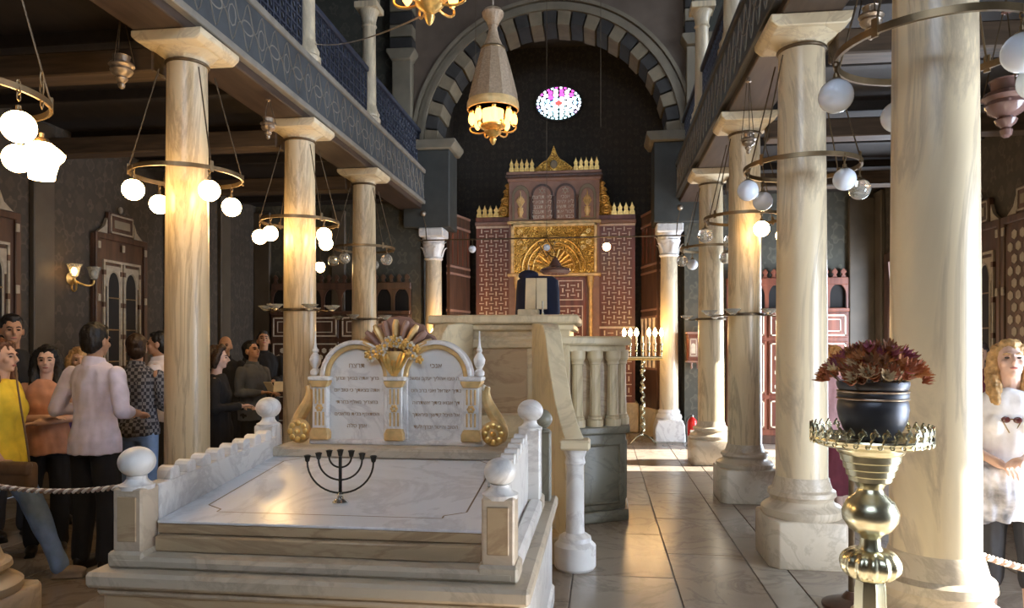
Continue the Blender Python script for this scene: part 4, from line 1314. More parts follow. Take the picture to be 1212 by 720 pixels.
def stanchion(label, x, y, h=.95, m='iron'):
    t = thing('rope_stanchion', label, 'stanchion', (x, y, 0), 0, 'rope stanchions')
    MB().lathe([(.17, 0), (.17, .02), (.13, .04), (.06, .06), (.03, .10)], 24).build('base', 'brown_wood', t)
    MB().lathe([(.02, .08), (.018, h - .06), (.026, h - .05), (.03, h - .03), (.018, h - .01), (.024, h + .02), (.004, h + .045)], 14).build('pole', m, t)


pA = (EX - HW - .02, EYF, 1.0)
rope('twisted pale rope from the enclosure post to the left photo edge', (EX - HW - .075, EYF, .992), (-3.072, 3.22, .92), .03, 'rope_pale', 'rope_dark')
stanchion('dark rope stanchion standing behind the brass plant stand', 1.52, 4.62, .98)
rope('twisted pinkish rope hanging by the legs of the woman in white', atd(1143, 651, 3.5), atd(1300, 690, 3.4), .02, 'rope_pale', 'rope_dark', .009)
q_ = atd(1300, 690, 3.4)
stanchion('rope stanchion just outside the right photo edge', q_.x + .03, q_.y, q_.z + .02)


# ================================================================== wainscot panelling on the aisle end walls
def frame(t, x0, x1, z0, z1, y, f=.022, m='bone', name='inlay_frame'):
    MB().box(x0, x1, y - .008, y, z0, z0 + f).box(x0, x1, y - .008, y, z1 - f, z1).box(x0, x0 + f, y - .008, y, z0, z1).box(x1 - f, x1, y - .008, y, z0, z1).build(name, m, t)


def hexes(x0, x1, z0, z1, y, p=.135):
    mb = MB()
    i = 0
    z = z0 + p * .5
    while z < z1 - p * .3:
        x = x0 + p * .5 + (p * .5 if i % 2 else 0)
        while x < x1 - p * .3:
            mb.prism([(x + p * .36 * cos(R(60 * k_ + 30)), z + p * .36 * sin(R(60 * k_ + 30))) for k_ in range(6)], y - .006, y)
            x += p
        z += p * .866
        i += 1
    return mb


def wainscot(label, x0, x1, bays, m='red_wood', bm_='bone'):
    t = thing('wall_panelling', label, 'panelling', ((x0 + x1) / 2, YE - .02, 0), 0, 'arcaded wooden panelling on the aisle end walls')
    h = (x1 - x0) / 2
    MB().box(-h, h, -.10, 0, .12, 2.18).build('backboard', m, t)
    MB().box(-h, h, -.14, 0, 0, .14).build('skirting', 'brown_wood', t, .01)
    MB().box(-h, h, -.15, 0, 2.16, 2.22).build('ledge', m, t, .01)
    MB().box(-h, h, -.02, .0, 2.2, 2.66).build('arcade_back', 'void', t)
    MB().box(-h, h, -.10, -.02, 2.60, 2.72).build('crest_rail', m, t, .008)
    w = 2 * h / bays
    for i in range(bays):
        xc = -h + (i + .5) * w
        a = .94 * w / 2
        # upper panel, lattice panel, lower panel
        for z0, z1, kind in ((1.74, 2.14, 0), (.80, 1.68, 1), (.24, .74, 2)):
            p_ = MB().box(xc - a, xc + a, -.125, -.10, z0, z1).build('panel', m, t, .008)
            frame(p_, xc - a + .03, xc + a - .03, z0 + .03, z1 - .03, -.125, .022, bm_)
            if kind == 0:
                frame(p_, xc - a + .11, xc + a - .11, z0 + .10, z1 - .10, -.125, .014, bm_)
            elif kind == 1:
                hexes(xc - a + .07, xc + a - .07, z0 + .07, z1 - .07, -.125).build('hex_inlay', bm_, p_, smooth=0)
            else:
                MB().prism([(xc + .09 * cos(R(45 * k_)), .49 + .09 * sin(R(45 * k_))) for k_ in range(8)], -.133, -.125).build('star_inlay', bm_, p_)
        # two keel arches per bay
        for s in (-1, 1):
            c = xc + s * w / 4
            hw = w / 4 * .80
            op = [(c + u, z) for u, z in arch_poly(hw, 2.22, 2.42, 1.5)]
            full = [(c - w / 4, 2.22), (c - hw, 2.22)] + op[1:-1] + [(c + hw, 2.22), (c + w / 4, 2.22), (c + w / 4, 2.62), (c - w / 4, 2.62)]
            MB().prism(full, -.09, -.06).build('keel_arch', m, t, smooth=0)
    nfin = int(2 * h / .135)
    fm = MB().prism([(-.045, 0), (.045, 0), (.03, .03), (.02, .05), (.05, .085), (.035, .115), (0, .15), (-.035, .115), (-.05, .085), (-.02, .05), (-.03, .03)], -.015, .015).mesh('finial', bm_ if m == 'red_wood' else m, .003, 0)
    fm2 = MB().prism([(-.045, 0), (.045, 0), (.03, .03), (.02, .05), (.05, .085), (.035, .115), (0, .15), (-.035, .115), (-.05, .085), (-.02, .05), (-.03, .03)], -.015, .015).mesh('finial', m, .003, 0)
    for q in range(nfin):
        put('finial', fm2, t, (-h + (q + .5) * 2 * h / nfin, -.06, 2.72))
    return t


wainscot('red inlaid arcaded panelling on the right aisle end wall', 2.05, 3.96, 3)
wainscot('dim arcaded panelling on the left aisle end wall', -5.85, -3.30, 4, 'brown_wood', 'bone_dull')  # brown wood and dull inlay put the aisle's dimness into the colour

# small wooden wall cupboard right of the arch column
cp = thing('wall_cupboard', 'small carved wooden cupboard on the wall behind the fire extinguisher', 'cupboard', (1.58, YE - .10, 1.36))
MB().box(-.17, .17, -.09, .09, 0, .44).build('case', 'red_wood', cp, .008)
for s in (-1, 1):
    x0, x1 = sorted((s * .012, s * .15))
    d = MB().box(x0, x1, -.105, -.09, .06, .38).build('door', 'mauve_wood', cp, .005)
    frame(d, x0 + .015, x1 - .015, .08, .36, -.105, .012)
    MB().prism([((x0 + x1) / 2 + u, z) for u, z in arch_poly(.035, .12, .24, 1.4)], -.11, -.105).build('arch_inlay', 'bone', d)
MB().box(-.19, .19, -.11, .09, .44, .48).build('cornice', 'mauve_wood', cp, .008)
MB().box(-.19, .19, -.11, .09, -.03, .0).build('shelf', 'mauve_wood', cp, .008)
for x in (-.10, 0, .10):
    MB().lathe([(.006, -.14), (.02, -.11), (.014, -.08), (.024, -.03)], 10, (x, 0, 0)).build('pendant', 'mauve_wood', cp)

# fire extinguisher
fe = thing('fire_extinguisher', 'red fire extinguisher on the floor by the arch column', 'extinguisher', (1.44, 11.75, 0))
MB().lathe([(.06, 0), (.075, .015), (.078, .03), (.078, .38), (.06, .43), (.03, .455), (.025, .47)], 24).build('cylinder', 'chrome_red', fe)
MB().lathe([(.02, .46), (.025, .48), (.02, .51), (.01, .52)], 12).build('valve', 'steel', fe)
MB().box(-.012, .012, -.10, .02, .50, .515).build('handle', 'black_metal', fe, .004)
MB().tube(bez([(0, -.02, .49), (-.12, -.05, .5), (-.12, -.04, .3), (-.095, -.03, .15)], 10), .011, 8).build('hose', 'black_metal', fe)
MB().box(-.045, .045, -.081, -.07, .16, .27).build('white_plate', 'bone_dull', fe, .01)


# ================================================================== inlaid window panels on the aisle walls
def wall_window(label, x, y, face, pierced=False):
    t = thing('inlaid_window_panel', label, 'window panel', (x, y, .95), R(90) * face, 'inlaid window panels on the aisle walls')
    MB().box(-.50, .50, -.06, .0, 0, 2.04).build('frame_board', 'brown_wood', t, .01)
    for x0, x1, z0, z1 in [(-.50, .50, 1.98, 2.06), (-.50, -.43, 0, 2.0), (.43, .50, 0, 2.0)]:
        MB().box(x0, x1, -.09, -.05, z0, z1).build('frame_rail', 'brown_wood', t, .008)
    if pierced:
        MB().box(-.42, .42, -.075, -.06, .05, 1.95).build('lattice_board', 'brown_wood', t)
        hexes(-.40, .40, .08, 1.92, -.075, .15).build('hex_inlay', 'bone_dim', t, smooth=0)
    else:
        for s in (-1, 1):
            c = s * .165
            MB().prism([(c + u, z) for u, z in arch_poly(.115, .10, 1.40, 1.7)], -.075, -.06).build('arched_opening', 'void', t, smooth=0)
            op = arch_poly(.115, .10, 1.40, 1.7)
            MB().tube([(c + u, -.075, z) for u, z in op], .014, 4).build('opening_trim', 'bone_dim', t)
            sp = [(c - .155, 1.40), (c - .118, 1.40)] + [(c + u, z + .01) for u, z in op[1:-1]] + [(c + .118, 1.40), (c + .155, 1.40), (c + .155, 1.66), (c - .155, 1.66)]
            MB().prism(sp, -.082, -.07).build('spandrel', 'bone_dim', t, smooth=0)
            for q in range(3):
                MB().box(c - .11, c + .11, -.08, -.065, .45 + q * .40, .465 + q * .40).build('glazing_bar', 'bronze', t)
        for x_ in (-.345, -.03, .03, .345):
            MB().box(x_ - .014, x_ + .014, -.085, -.06, .05, 1.70).build('inlay_strip', 'bone_dim', t)
            for q in range(4):
                MB().box(x_ - .022, x_ + .022, -.09, -.06, .34 + q * .40, .40 + q * .40).build('inlay_break', 'brown_wood', t)
        MB().box(-.36, .36, -.085, -.06, 1.70, 1.73).build('inlay_strip', 'bone_dim', t)
    for x_, z in [(-.45, 1.9), (.45, 1.9), (0, 1.9), (-.45, 1.25), (.45, 1.25), (-.45, .6), (.45, .6)]:
        MB().box(x_ - .024, x_ + .024, -.10, -.08, z - .045, z + .045).build('inlay_square', 'bone_dim', t, .005)
    cr = MB().box(-.24, .24, -.07, -.01, 2.06, 2.34).build('crest_panel', 'brown_wood', t, .008)
    frame(cr, -.22, .22, 2.08, 2.32, -.07, .02, 'bone_dim')
    MB().box(-.15, .15, -.078, -.07, 2.15, 2.25).build('crest_inlay', 'stone_grey', cr)
    for s in (-1, 1):
        MB().prism([(s * .26, 2.06), (s * .44, 2.06), (s * .38, 2.10), (s * .31, 2.15), (s * .26, 2.26)], -.06, -.02).build('crest_bracket', 'bone_dim', t, smooth=0)
    MB().sphere((0, -.05, 2.40), (.03, .03, .045), 10, 6).build('crest_knob', 'bone_dim', t)
    return t


wall_window('inlaid double arched window panel right of the wall sconce', XL, 8.56, 1)
wall_window('inlaid double arched window panel at the left photo edge', XL, 6.42, 1)
wall_window('dark arched window panel just right of the huge column', XR, 9.02, -1)
wall_window('dark pierced lattice panel at the right photo edge', XR, 8.0, -1, True)

# wall sconce with two glass shades
sp2 = atX(83, 330, XL)
wsn = thing('wall_sconce', 'gilt wall sconce with two tulip glass shades, one burning', 'sconce', (XL, sp2.y, sp2.z))
MB().lathe([(.07, 0), (.075, .012), (.04, .025), (.02, .04)], 18).xf(Matrix.Rotation(pi / 2, 4, 'Y')).build('backplate', 'gilt', wsn)
for i, s in enumerate((-1, 1)):
    MB().tube(bez([(.03, 0, 0), (.14, s * .04, -.10), (.20, s * .15, -.10), (.18, s * .16, -.01)], 10), .012, 8).build('arm', 'gilt', wsn)
    sh = MB().lathe([(.02, 0), (.045, .02), (.055, .07), (.065, .11), (.085, .15), (.082, .15), (.06, .11), (.048, .07), (.03, .02)], 20, (.18, s * .16, 0)).build('shade', 'glass', wsn)
    MB().sphere((.18, s * .16, .07), (.03, .03, .045), 12, 8).build('bulb', 'lit_small' if i == 0 else 'opal', sh)
MB().tube([(.05 + .03 * cos(q * .7), .0, -.10 + .05 * sin(q * .7)) for q in range(10)], .01, 6).build('scroll', 'gilt', wsn)

# single lit bulb on a flex beyond the second left column
b_ = atd(379, 316, 10.6)
t = thing('pendant_bulb', 'small glowing pendant bulb between the second and third left columns', 'lamp', b_)
MB().sphere((0, 0, 0), (.07, .07, .085), 16, 10).build('globe', 'lit', t)
MB().lathe([(.03, .10), (.045, .075), (.05, .06)], 12).build('cap', 'bronze', t)
MB().tube([(0, 0, .09), (0, 0, 4.12 - b_.z)], .005, 5).build('flex', 'iron', t)


# ================================================================== people
SKIN = [plain('skin ' + n_, c, .55, 0, .08, 12) for n_, c in [('light', (.62, .38, .27)), ('tan', (.48, .27, .17)), ('fair', (.70, .46, .36))]]
CLOTH = {n_: plain(n_ + ' cloth', c, .85, 0, .12, 14, .1) for n_, c in [
    ('white', (.74, .70, .74)), ('lilac', (.70, .66, .80)), ('black', (.012, .012, .014)), ('charcoal', (.035, .037, .045)), ('yellow', (.78, .56, .04)),
    ('denim', (.24, .37, .62)), ('faded', (.34, .38, .44)), ('peach', (.60, .30, .19)), ('cream', (.62, .52, .40)), ('maroon', (.13, .02, .03)), ('pink', (.58, .33, .33)),
    ('purple', (.13, .07, .22)), ('grey', (.10, .11, .125)), ('brown', (.20, .12, .07)), ('bright white', (.85, .85, .90))]}
HAIR = {n_: plain(n_ + ' hair', c, .5, 0, .35, 40, .5) for n_, c in [('black', (.010, .008, .007)), ('dark brown', (.035, .018, .010)), ('auburn', (.13, .05, .022)), ('blond', (.50, .30, .12)), ('ginger', (.55, .26, .08)), ('bald', (.42, .22, .14))]}
EYE = plain('dark eye', (.03, .02, .015), .2)
LIP = plain('lips', (.42, .14, .12), .5)
SHOE = plain('dark shoe leather', (.015, .012, .010), .4)


def plaid(name):
    m, nt, b = nmat(name)
    c = coords(nt, (42, 42, 42))
    ch = N(nt, 'ShaderNodeTexChecker')
    ch.inputs['Scale'].default_value = 0.8
    ch.inputs['Color1'].default_value = (.030, .032, .045, 1)
    ch.inputs['Color2'].default_value = (.22, .22, .24, 1)
    nt.links.new(c, ch.inputs['Vector'])
    nt.links.new(ch.outputs[0], b.inputs['Base Color'])
    b.inputs['Roughness'].default_value = .85
    return m


CLOTH['plaid'] = plaid('checked shirt cloth')


def remesh(mb, name, mat, parent, vox, fold=0.0, ratio=.45, seed=0.0, smooth_it=3, grain=(9, 9, 2.2)):
    me = mb.mesh('tmp', None, smooth=0)
    o = bpy.data.objects.new('tmp', me)
    COL.objects.link(o)
    md = o.modifiers.new('r', 'REMESH')
    md.mode, md.voxel_size = 'VOXEL', vox
    md = o.modifiers.new('s', 'SMOOTH')
    md.factor, md.iterations = .5, smooth_it
    if ratio < 1:
        md = o.modifiers.new('d', 'DECIMATE')
        md.ratio = ratio
    dg = bpy.context.evaluated_depsgraph_get()
    out = bpy.data.meshes.new_from_object(o.evaluated_get(dg))
    bpy.data.objects.remove(o)
    bpy.data.meshes.remove(me)
    out.name = name
    if fold:
        nn = [v.normal.copy() for v in out.vertices]
        for v, n_ in zip(out.vertices, nn):
            p = v.co
            h = noise.noise(Vector((p.x * grain[0] + seed, p.y * grain[1], p.z * grain[2] + seed)))
            h2 = noise.noise(Vector((p.x * grain[0] * 2.3 - seed, p.y * grain[1] * 2.3, (p.z + p.x * .6) * grain[2] * 3)))
            v.co = p + n_ * (h * fold + h2 * fold * .55)
    out.materials.clear()
    out.materials.append(mat)
    out.shade_smooth()
    return put(name, out, parent)


def limb(mb, pts, rr, n=12, flat=None):
    """tapered limb through joints with rounded ends"""
    P, Q = [], []
    for i in range(len(pts) - 1):
        a, b = Vector(pts[i]), Vector(pts[i + 1])
        for k_ in range(4):
            P.append(a.lerp(b, k_ / 4))
            Q.append(rr[i] + (rr[i + 1] - rr[i]) * k_ / 4)
    P.append(Vector(pts[-1]))
    Q.append(rr[-1])
    mb.tube(P, Q, n, True, False, flat)
    for p, r in zip(pts, rr):
        mb.sphere(p, r * .98, 10, 6)


def ell_rings(rows, n=20):
    return [[(xo + rx * cos(2 * pi * q / n), yo + ry * sin(2 * pi * q / n), z) for q in range(n)] for z, rx, ry, xo, yo in rows]


TORSO = [(.86, .15, .105, 0), (.93, .165, .112, .005), (1.02, .150, .102, 0), (1.12, .143, .098, -.005), (1.24, .158, .108, -.008), (1.34, .170, .105, 0), (1.41, .150, .085, .005), (1.455, .095, .066, .01)]


def hand(mb, wrist, d, nrm, s, curl=.35):
    """palm, four unequal bent fingers and a side thumb; s = +1/-1 puts the thumb on one side"""
    d, nrm = Vector(d).normalized(), Vector(nrm).normalized()
    nrm = (nrm - d * nrm.dot(d)).normalized()
    sd = d.cross(nrm).normalized() * s
    w = Vector(wrist)
    m0 = len(mb.v)
    mb.tube([w - d * .01, w + d * .02, w + d * .055, w + d * .085], [.024, .032, .038, .034], 10)
    ctr = w + d * .045
    for i in range(m0, len(mb.v)):
        v = Vector(mb.v[i]) - ctr
        v -= nrm * v.dot(nrm) * .55
        mb.v[i] = tuple(ctr + v)
    for k_, (off, ln) in enumerate(((.030, .068), (.010, .076), (-.011, .071), (-.031, .056))):
        b = w + d * (.082 - .004 * abs(k_ - 1)) + sd * off
        d1 = (d + nrm * curl * .7 + sd * off * 2).normalized()
        d2 = (d + nrm * curl * 2.0 + sd * off * 1).normalized()
        p1 = b + d1 * ln * .5
        mb.tube([b - d * .015, b, p1, p1 + d2 * ln * .3, p1 + d2 * ln * .5], [.009, .0092, .0085, .0078, .0055], 8)
    b = w + d * .025 + sd * .03
    t1 = (d * .65 + sd * .7 + nrm * .25).normalized()
    t2 = (d * .95 + sd * .25 + nrm * .35).normalized()
    mb.tube([b - sd * .01, b + t1 * .028, b + t1 * .028 + t2 * .026, b + t1 * .028 + t2 * .043], [.014, .0115, .010, .0065], 8)


def person(label, loc, face, H=1.72, skin=0, hair='short', haircol='black', top='black', sleeve=.5, hem=.86, bottom='black', botlen=.09, shoes=SHOE,
           elbows=None, wrists=None, knees=None, ankles=None, headyaw=0, headtilt=0, female=False, vox=.010, lean=0, skirt=False, curl=.35, seed=0.0, extra=None, group='visitors standing in the synagogue'):
    s = H / 1.75
    rz = math.atan2(face[0], -face[1])
    t = thing('person', label, 'person', (*loc, 0), rz, group)
    t.scale = (s, s, s)
    sw = .165 if female else .188
    el = elbows or [(-.25, .03, 1.13), (.25, .03, 1.13)]
    wr = wrists or [(-.255, -.06, .89), (.255, -.06, .89)]
    kn = knees or [(-.10, -.015, .50), (.10, -.015, .50)]
    an = ankles or [(-.105, .02, .09), (.105, .02, .09)]
    fx = .92 if female else 1.0
    lx = Matrix.Translation((0, 0, .9)) @ Matrix.Rotation(R(lean), 4, 'X') @ Matrix.Translation((0, 0, -.9))
    sk = SKIN[skin]
    # ---- one continuous body
    b = MB()
    b.loft(ell_rings([(z, rx * fx, ry, 0, yo) for z, rx, ry, yo in TORSO]))
    if female:
        for q in (-1, 1):
            b.sphere((q * .07, -.075, 1.26), (.062, .055, .065), 12, 8)
    limb(b, [(0, .015, 1.40), (0, .012, 1.48), (0, .0, 1.56)], [.068, .054, .052])
    sh = [(-sw, .005, 1.388), (sw, .005, 1.388)]
    for q in (0, 1):
        limb(b, [sh[q], el[q], wr[q]], [.054 * fx, .041 * fx, .027])
        d = Vector(wr[q]) - Vector(el[q])
        hand(b, wr[q], d, (0, -.2, -1) if abs(d.normalized().z) < .7 else ((1 if q == 0 else -1), -.15, 0), 1 if q == 0 else -1, curl)
    b.xf(lx)
    nl = len(b.v)
    # head, built upright then turned on the neck
    b.sphere((0, .012, 1.650), (.074, .094, .100), 20, 14)
    b.sphere((0, -.028, 1.592), (.058, .062, .074), 16, 10)
    b.sphere((0, -.062, 1.545), (.026, .024, .020), 10, 6)
    b.sphere((0, -.078, 1.575), (.026, .014, .014), 10, 6)
    b.sphere((0, -.074, 1.660), (.052, .018, .010), 10, 6)
    for q in (-1, 1):
        b.sphere((q * .040, -.062, 1.605), (.022, .022, .022), 8, 6)
        b.sphere((q * .077, .008, 1.618), (.009, .020, .032), 10, 6)
    b.tube([(0, -.080, 1.655), (0, -.098, 1.63), (0, -.112, 1.605), (0, -.092, 1.592)], [.008, .010, .0135, .010], 8)
    hm = lx @ Matrix.Translation((0, .01, 1.52)) @ Matrix.Rotation(R(headyaw), 4, 'Z') @ Matrix.Rotation(R(headtilt), 4, 'X') @ Matrix.Translation((0, -.01, -1.52))
    b.xf(hm, nl)
    for q in (0, 1):
        limb(b, [((-.085, .085)[q], .0, .90), kn[q], an[q]], [.090, .056, .036])
        a = Vector(an[q])
        b.sphere((a.x, a.y - .055, a.z - .045), (.040, .115, .038), 12, 8)
    body = remesh(b, 'body', sk, t, vox * .8, 0, 1)
    # ---- face details
    for q in (-1, 1):
        e = MB().sphere((q * .030, -.0835, 1.632), (.013, .008, .0065), 10, 6)
        e.xf(hm).build('eye', EYE, t)
        e = MB().tube([(q * .014, -.092, 1.652), (q * .032, -.090, 1.657), (q * .048, -.078, 1.650)], [.0035, .005, .003], 6)
        e.xf(hm).build('eyebrow', HAIR[haircol], t)
    MB().sphere((0, -.0885, 1.570), (.022, .007, .0065), 10, 6).xf(hm).build('lips', LIP, t)
    # ---- hair
    h = MB()
    hx = hair != 'bald'
    if hx:
        h.sphere((0, .026, 1.672), (.084, .096, .094), 18, 12)
        h.sphere((0, .050, 1.620), (.080, .066, .090), 16, 10)
        h.sphere((0, -.034, 1.727), (.060, .040, .026), 12, 8)
    else:
        h.sphere((0, .055, 1.615), (.078, .056, .055), 14, 8)
    if hair in ('long', 'curly'):
        for q in (-1, 1):
            h.tube([(q * .052, -.02, 1.715), (q * .082, .005, 1.65), (q * .088, .015, 1.55), (q * .085, -.015, 1.44), (q * .08, -.03, 1.36)], [.030, .036, .042, .045, .028], 10)
        h.tube([(0, .07, 1.68), (0, .095, 1.56), (0, .10, 1.42), (0, .10, 1.34)], [.07, .078, .085, .05], 12)
    if hair == 'bob':
        for q in (-1, 1):
            h.tube([(q * .052, -.03, 1.72), (q * .084, -.002, 1.65), (q * .088, .02, 1.57), (q * .075, .02, 1.53)], [.030, .036, .038, .022], 10)
        h.tube([(0, .075, 1.68), (0, .085, 1.58), (0, .075, 1.52)], [.07, .075, .05], 12)
        h.sphere((0, -.035, 1.735), (.07, .05, .035), 12, 8)
    h.xf(hm)
    remesh(h, 'hair', HAIR[haircol], t, vox * .9, .012 if hair in ('long', 'bob', 'curly') else .007, 1, seed, 2, (38, 38, 14))
    # ---- top
    c = MB()
    g = .016
    rows = [(z, rx * fx + g, ry + g, 0, yo) for z, rx, ry, yo in TORSO if z > hem + .03 and z < 1.42]
    z0 = rows[0]
    rows = [(z, max(rx, .196) if z < 1.0 else max(rx, .172) if z < 1.1 else rx, max(ry, .146) if z < 1.0 else max(ry, .125) if z < 1.1 else ry, xo, yo) for z, rx, ry, xo, yo in rows]
    rows = [(hem, .200, .152, 0, .003)] + rows + [(1.435, .142, .096, 0, .008), (1.458, .112, .088, 0, .010), (1.472, .076, .072, 0, .010)]
    c.loft(ell_rings(rows))
    if female:
        for q in (-1, 1):
            c.sphere((q * .07, -.078, 1.26), (.070, .062, .074), 12, 8)
    for q in (0, 1):
        s_, e_, w_ = Vector(sh[q]), Vector(el[q]), Vector(wr[q])
        if sleeve > 0:
            if sleeve <= .5:
                limb(c, [s_, s_.lerp(e_, sleeve * 2)], [.063 * fx, .060 * fx])
            else:
                limb(c, [s_, e_, e_.lerp(w_, (sleeve - .5) * 2)], [.063 * fx, .056 * fx, .043])
        else:
            c.sphere(s_, .06, 10, 6)
    c.xf(lx)
    tp = remesh(c, 'top', CLOTH[top], t, vox * 1.1, .017, 1, seed)
    if not female and sleeve > .5:
        cl_ = MB()
        cl_.loft([[(r_ * cos(2 * pi * q / 20), .010 + r_ * 1.05 * sin(2 * pi * q / 20), z_ + .012 * sin(2 * pi * q / 20)) for q in range(20)] for r_, z_ in ((.084, 1.445), (.076, 1.480), (.066, 1.512), (.062, 1.510), (.064, 1.455))], False)
        cl_.xf(lx).build('collar', CLOTH[top], tp, smooth=60)
    # ---- trousers or skirt
    p = MB()
    if skirt:
        p.loft(ell_rings([(1.0, .15, .11, 0, 0), (.92, .180, .130, 0, .005), (.80, .19, .14, 0, .01), (.55, .205, .16, 0, .01), (botlen, .23, .18, 0, .01)]))
    else:
        p.loft(ell_rings([(1.0, .150, .108, 0, 0), (.93, .178, .126, 0, .006), (.86, .175, .124, 0, .008), (.82, .15, .11, 0, .005)]))
        for q in (0, 1):
            hp, k0, a0 = Vector(((-.088, .088)[q], .0, .88)), Vector(kn[q]), Vector(an[q])
            u = max(0.0, min(1.0, (k0.z - botlen) / (k0.z - a0.z)))
            limb(p, [hp, k0, k0.lerp(a0, u)], [.102, .076, .060 if u > .8 else .068])
    remesh(p, 'skirt' if skirt else 'trousers', CLOTH[bottom], t, vox * 1.15, .014, 1, seed + 3)
    # ---- shoes
    for q in (0, 1):
        a = Vector(an[q])
        f_ = MB().sphere((a.x, a.y - .060, a.z - .042), (.048, .130, .040), 14, 8).sphere((a.x, a.y + .01, a.z - .02), (.042, .052, .050), 12, 8)
        f_.box(a.x - .042, a.x + .042, a.y - .17, a.y + .055, a.z - .09, a.z - .074)
        remesh(f_, 'shoe', shoes, t, .012, 0, 1)
    return t


HOLD = dict(elbows=[(-.245, .0, 1.13), (.245, .0, 1.13)], wrists=[(-.10, -.235, 1.14), (.09, -.245, 1.12)])
FOLD = dict(elbows=[(-.25, -.02, 1.14), (.25, -.02, 1.14)], wrists=[(.03, -.20, 1.16), (-.05, -.215, 1.12)])

# the crowd on the left
person('tall dark haired man in a black shirt at the left photo edge', (-4.89, 5.44), (.85, -.5), 1.86, 1, 'short', 'black', 'black', .4, .88, 'charcoal', headyaw=-8, seed=1)
pw = person('woman in a yellow shirt and light jeans striding right', (-3.99, 4.36), (.93, .30), 1.64, 0, 'long', 'auburn', 'yellow', .22, .86, 'denim', female=True, vox=.008,
            elbows=[(-.22, .06, 1.13), (.22, .10, 1.13)], wrists=[(-.21, -.08, .92), (.21, .02, .92)], knees=[(-.09, .16, .50), (.09, -.18, .50)], ankles=[(-.09, .42, .16), (.09, -.34, .09)], shoes=plain('sand suede', (.30, .23, .16), .8), headyaw=-12, seed=2)
person('dark long haired woman in a peach top, arms bare', (-4.27, 5.08), (.55, -.8), 1.60, 2, 'long', 'black', 'peach', .0, .84, 'black', female=True, seed=3, **FOLD)
person('short blond haired older woman with a purple collar beside the white shirt', (-4.76, 6.05), (.7, -.75), 1.58, 0, 'bob', 'blond', 'purple', .9, .84, 'charcoal', female=True, seed=4)
person('man in a pale lilac shirt and black trousers seen from behind', (-3.60, 4.74), (.12, 1), 1.76, 1, 'short', 'black', 'lilac', .72, .83, 'black', vox=.008, seed=5,
       elbows=[(-.275, .05, 1.14), (.285, .06, 1.14)], wrists=[(-.20, -.18, 1.10), (.16, -.2, 1.14)], headtilt=4)
person('man in a dark checked shirt and blue jeans behind the lilac shirt', (-3.96, 5.72), (-.15, 1), 1.70, 1, 'short', 'dark brown', 'plaid', .95, .86, 'denim', seed=6, headyaw=25, **HOLD)
person('young man in profile with white collar left of the first column', (-4.36, 6.62), (-.8, -.35), 1.74, 1, 'short', 'black', 'white', .6, .86, 'charcoal', seed=7)
person('balding man in black at the back right of the first column', (-4.50, 8.16), (.35, -.95), 1.72, 1, 'bald', 'dark brown', 'black', .95, .86, 'black', seed=8)
person('dark haired woman in black turned right, white collar showing', (-3.56, 6.32), (.9, .35), 1.60, 2, 'bob', 'dark brown', 'black', .95, .70, 'black', female=True, seed=9, **HOLD)
p_ = person('person in a grey jacket reading a booklet before the second column', (-3.95, 7.78), (.85, -.25), 1.66, 1, 'short', 'black', 'grey', .95, .80, 'black', seed=10, headtilt=-14, **HOLD)
person('tall man in black with bowed head farthest back on the left', (-4.40, 8.95), (.5, -.8), 1.80, 1, 'short', 'black', 'black', .95, .80, 'black', seed=11, headtilt=-22, **HOLD)

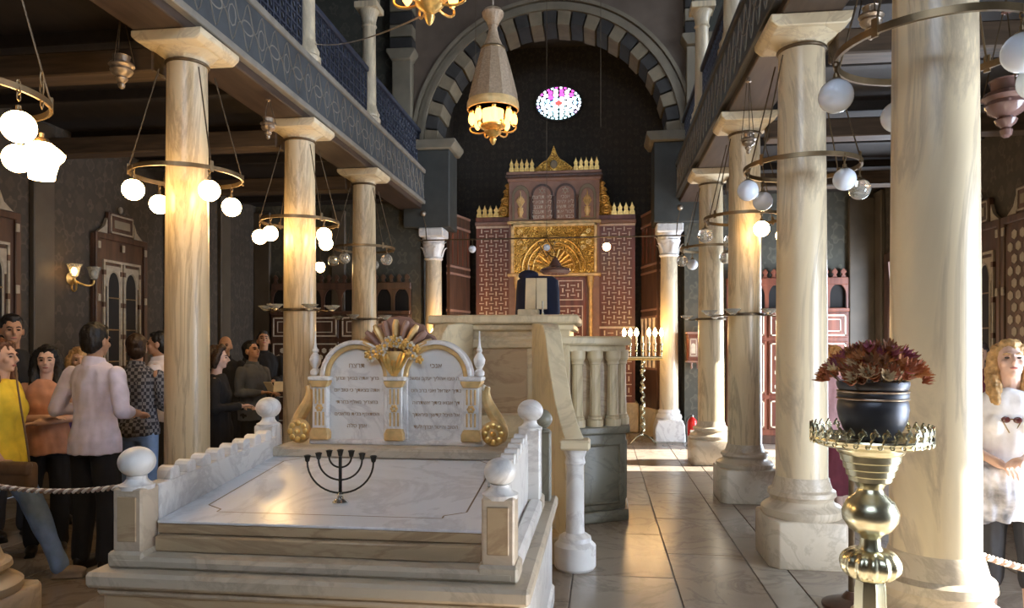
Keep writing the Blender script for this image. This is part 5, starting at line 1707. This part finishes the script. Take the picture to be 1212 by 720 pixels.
# the white collar and booklet, bags
bkp = atd(326, 458, 7.95)
bl = thing('booklet', 'open pale booklet held by the person in grey', 'booklet', (bkp.x - .02, bkp.y, bkp.z))
for s in (-1, 1):
    MB().box(0, .10, -.004, .004, -.07, .07).build('page', 'paper', bl, rot=(R(-40), 0, R(20) + (0 if s > 0 else R(150))))
M['bag_brown'] = plain('brown leather bag', (.16, .095, .055), .5, 0, .2, 12, .2)
yb_ = atd(20, 562, 4.55)
hb = thing('shoulder_bag', 'brown leather shoulder bag at the hip of the woman in yellow', 'bag', (yb_.x, yb_.y, yb_.z))
MB().box(-.15, .12, -.05, .05, -.10, .08).build('pouch', 'bag_brown', hb, .03, 60, 3)
MB().box(-.152, .122, -.056, .0, .0, .085).build('flap', 'bag_brown', hb, .02, 60, 2)
MB().tube(bez([(.09, .0, .05), (.07, -.01, .3), (.02, -.02, .50), (-.06, .06, .68)], 16), .006, 6).build('strap', 'bag_brown', hb)

# the right side
w1 = person('blond woman in a loose white blouse and black cropped trousers', (2.20, 4.20), (-.42, -.92), 1.63, 2, 'long', 'blond', 'bright white', .50, .72, 'charcoal', .36, female=True, vox=.007, seed=12,
            elbows=[(-.24, .0, 1.12), (.25, .02, 1.12)], wrists=[(-.06, -.24, 1.06), (.06, -.25, 1.10)], headyaw=10, headtilt=-14, curl=.6, shoes=plain('tan sandal', (.34, .20, .12), .6))
wl = w1.matrix_basis
gl = thing('sunglasses', 'brown sunglasses hooked on the neckline of the white blouse', 'sunglasses', wl @ Vector((0, -.135, 1.30)), w1.rotation_euler.z)
for s in (-1, 1):
    MB().sphere((s * .026, 0, 0), (.021, .006, .017), 14, 8).build('lens', plain('brown lens', (.10, .03, .03), .1), gl)
MB().tube([(-.008, 0, .004), (.008, 0, .004)], .004, 6).build('bridge', 'bronze', gl)
for s in (-1, 1):
    MB().tube([(s * .046, 0, .006), (s * .025, .008, -.04), (s * .01, .010, -.07)], .003, 6).build('temple', 'bronze', gl)
jk = thing('folded_jacket', 'grey patterned jacket carried over the arm of the woman in white', 'jacket', wl @ Vector((-.10, -.20, .98)), w1.rotation_euler.z)
mb = MB()
mb.loft(ell_rings([(-.24, .10, .03, -.02, 0), (-.12, .13, .05, -.01, 0), (.0, .12, .06, 0, 0), (.05, .09, .05, .01, 0), (.07, .04, .03, .01, 0)]))
remesh(mb, 'cloth', plain('grey print cloth', (.42, .42, .46), .8, 0, .75, 10), jk, .009, .022, 1, 5.0, 3, (14, 14, 4))
person('red blond person in a pink top behind the plant stand', (2.06, 6.80), (-.6, .7), 1.60, 2, 'bob', 'ginger', 'pink', .8, .84, 'maroon', .30, female=True, skirt=True, seed=13)
person('dark haired visitor half hidden behind the woman in white', (3.20, 6.6), (-.5, -.8), 1.64, 1, 'short', 'dark brown', 'maroon', .9, .84, 'black', seed=14)
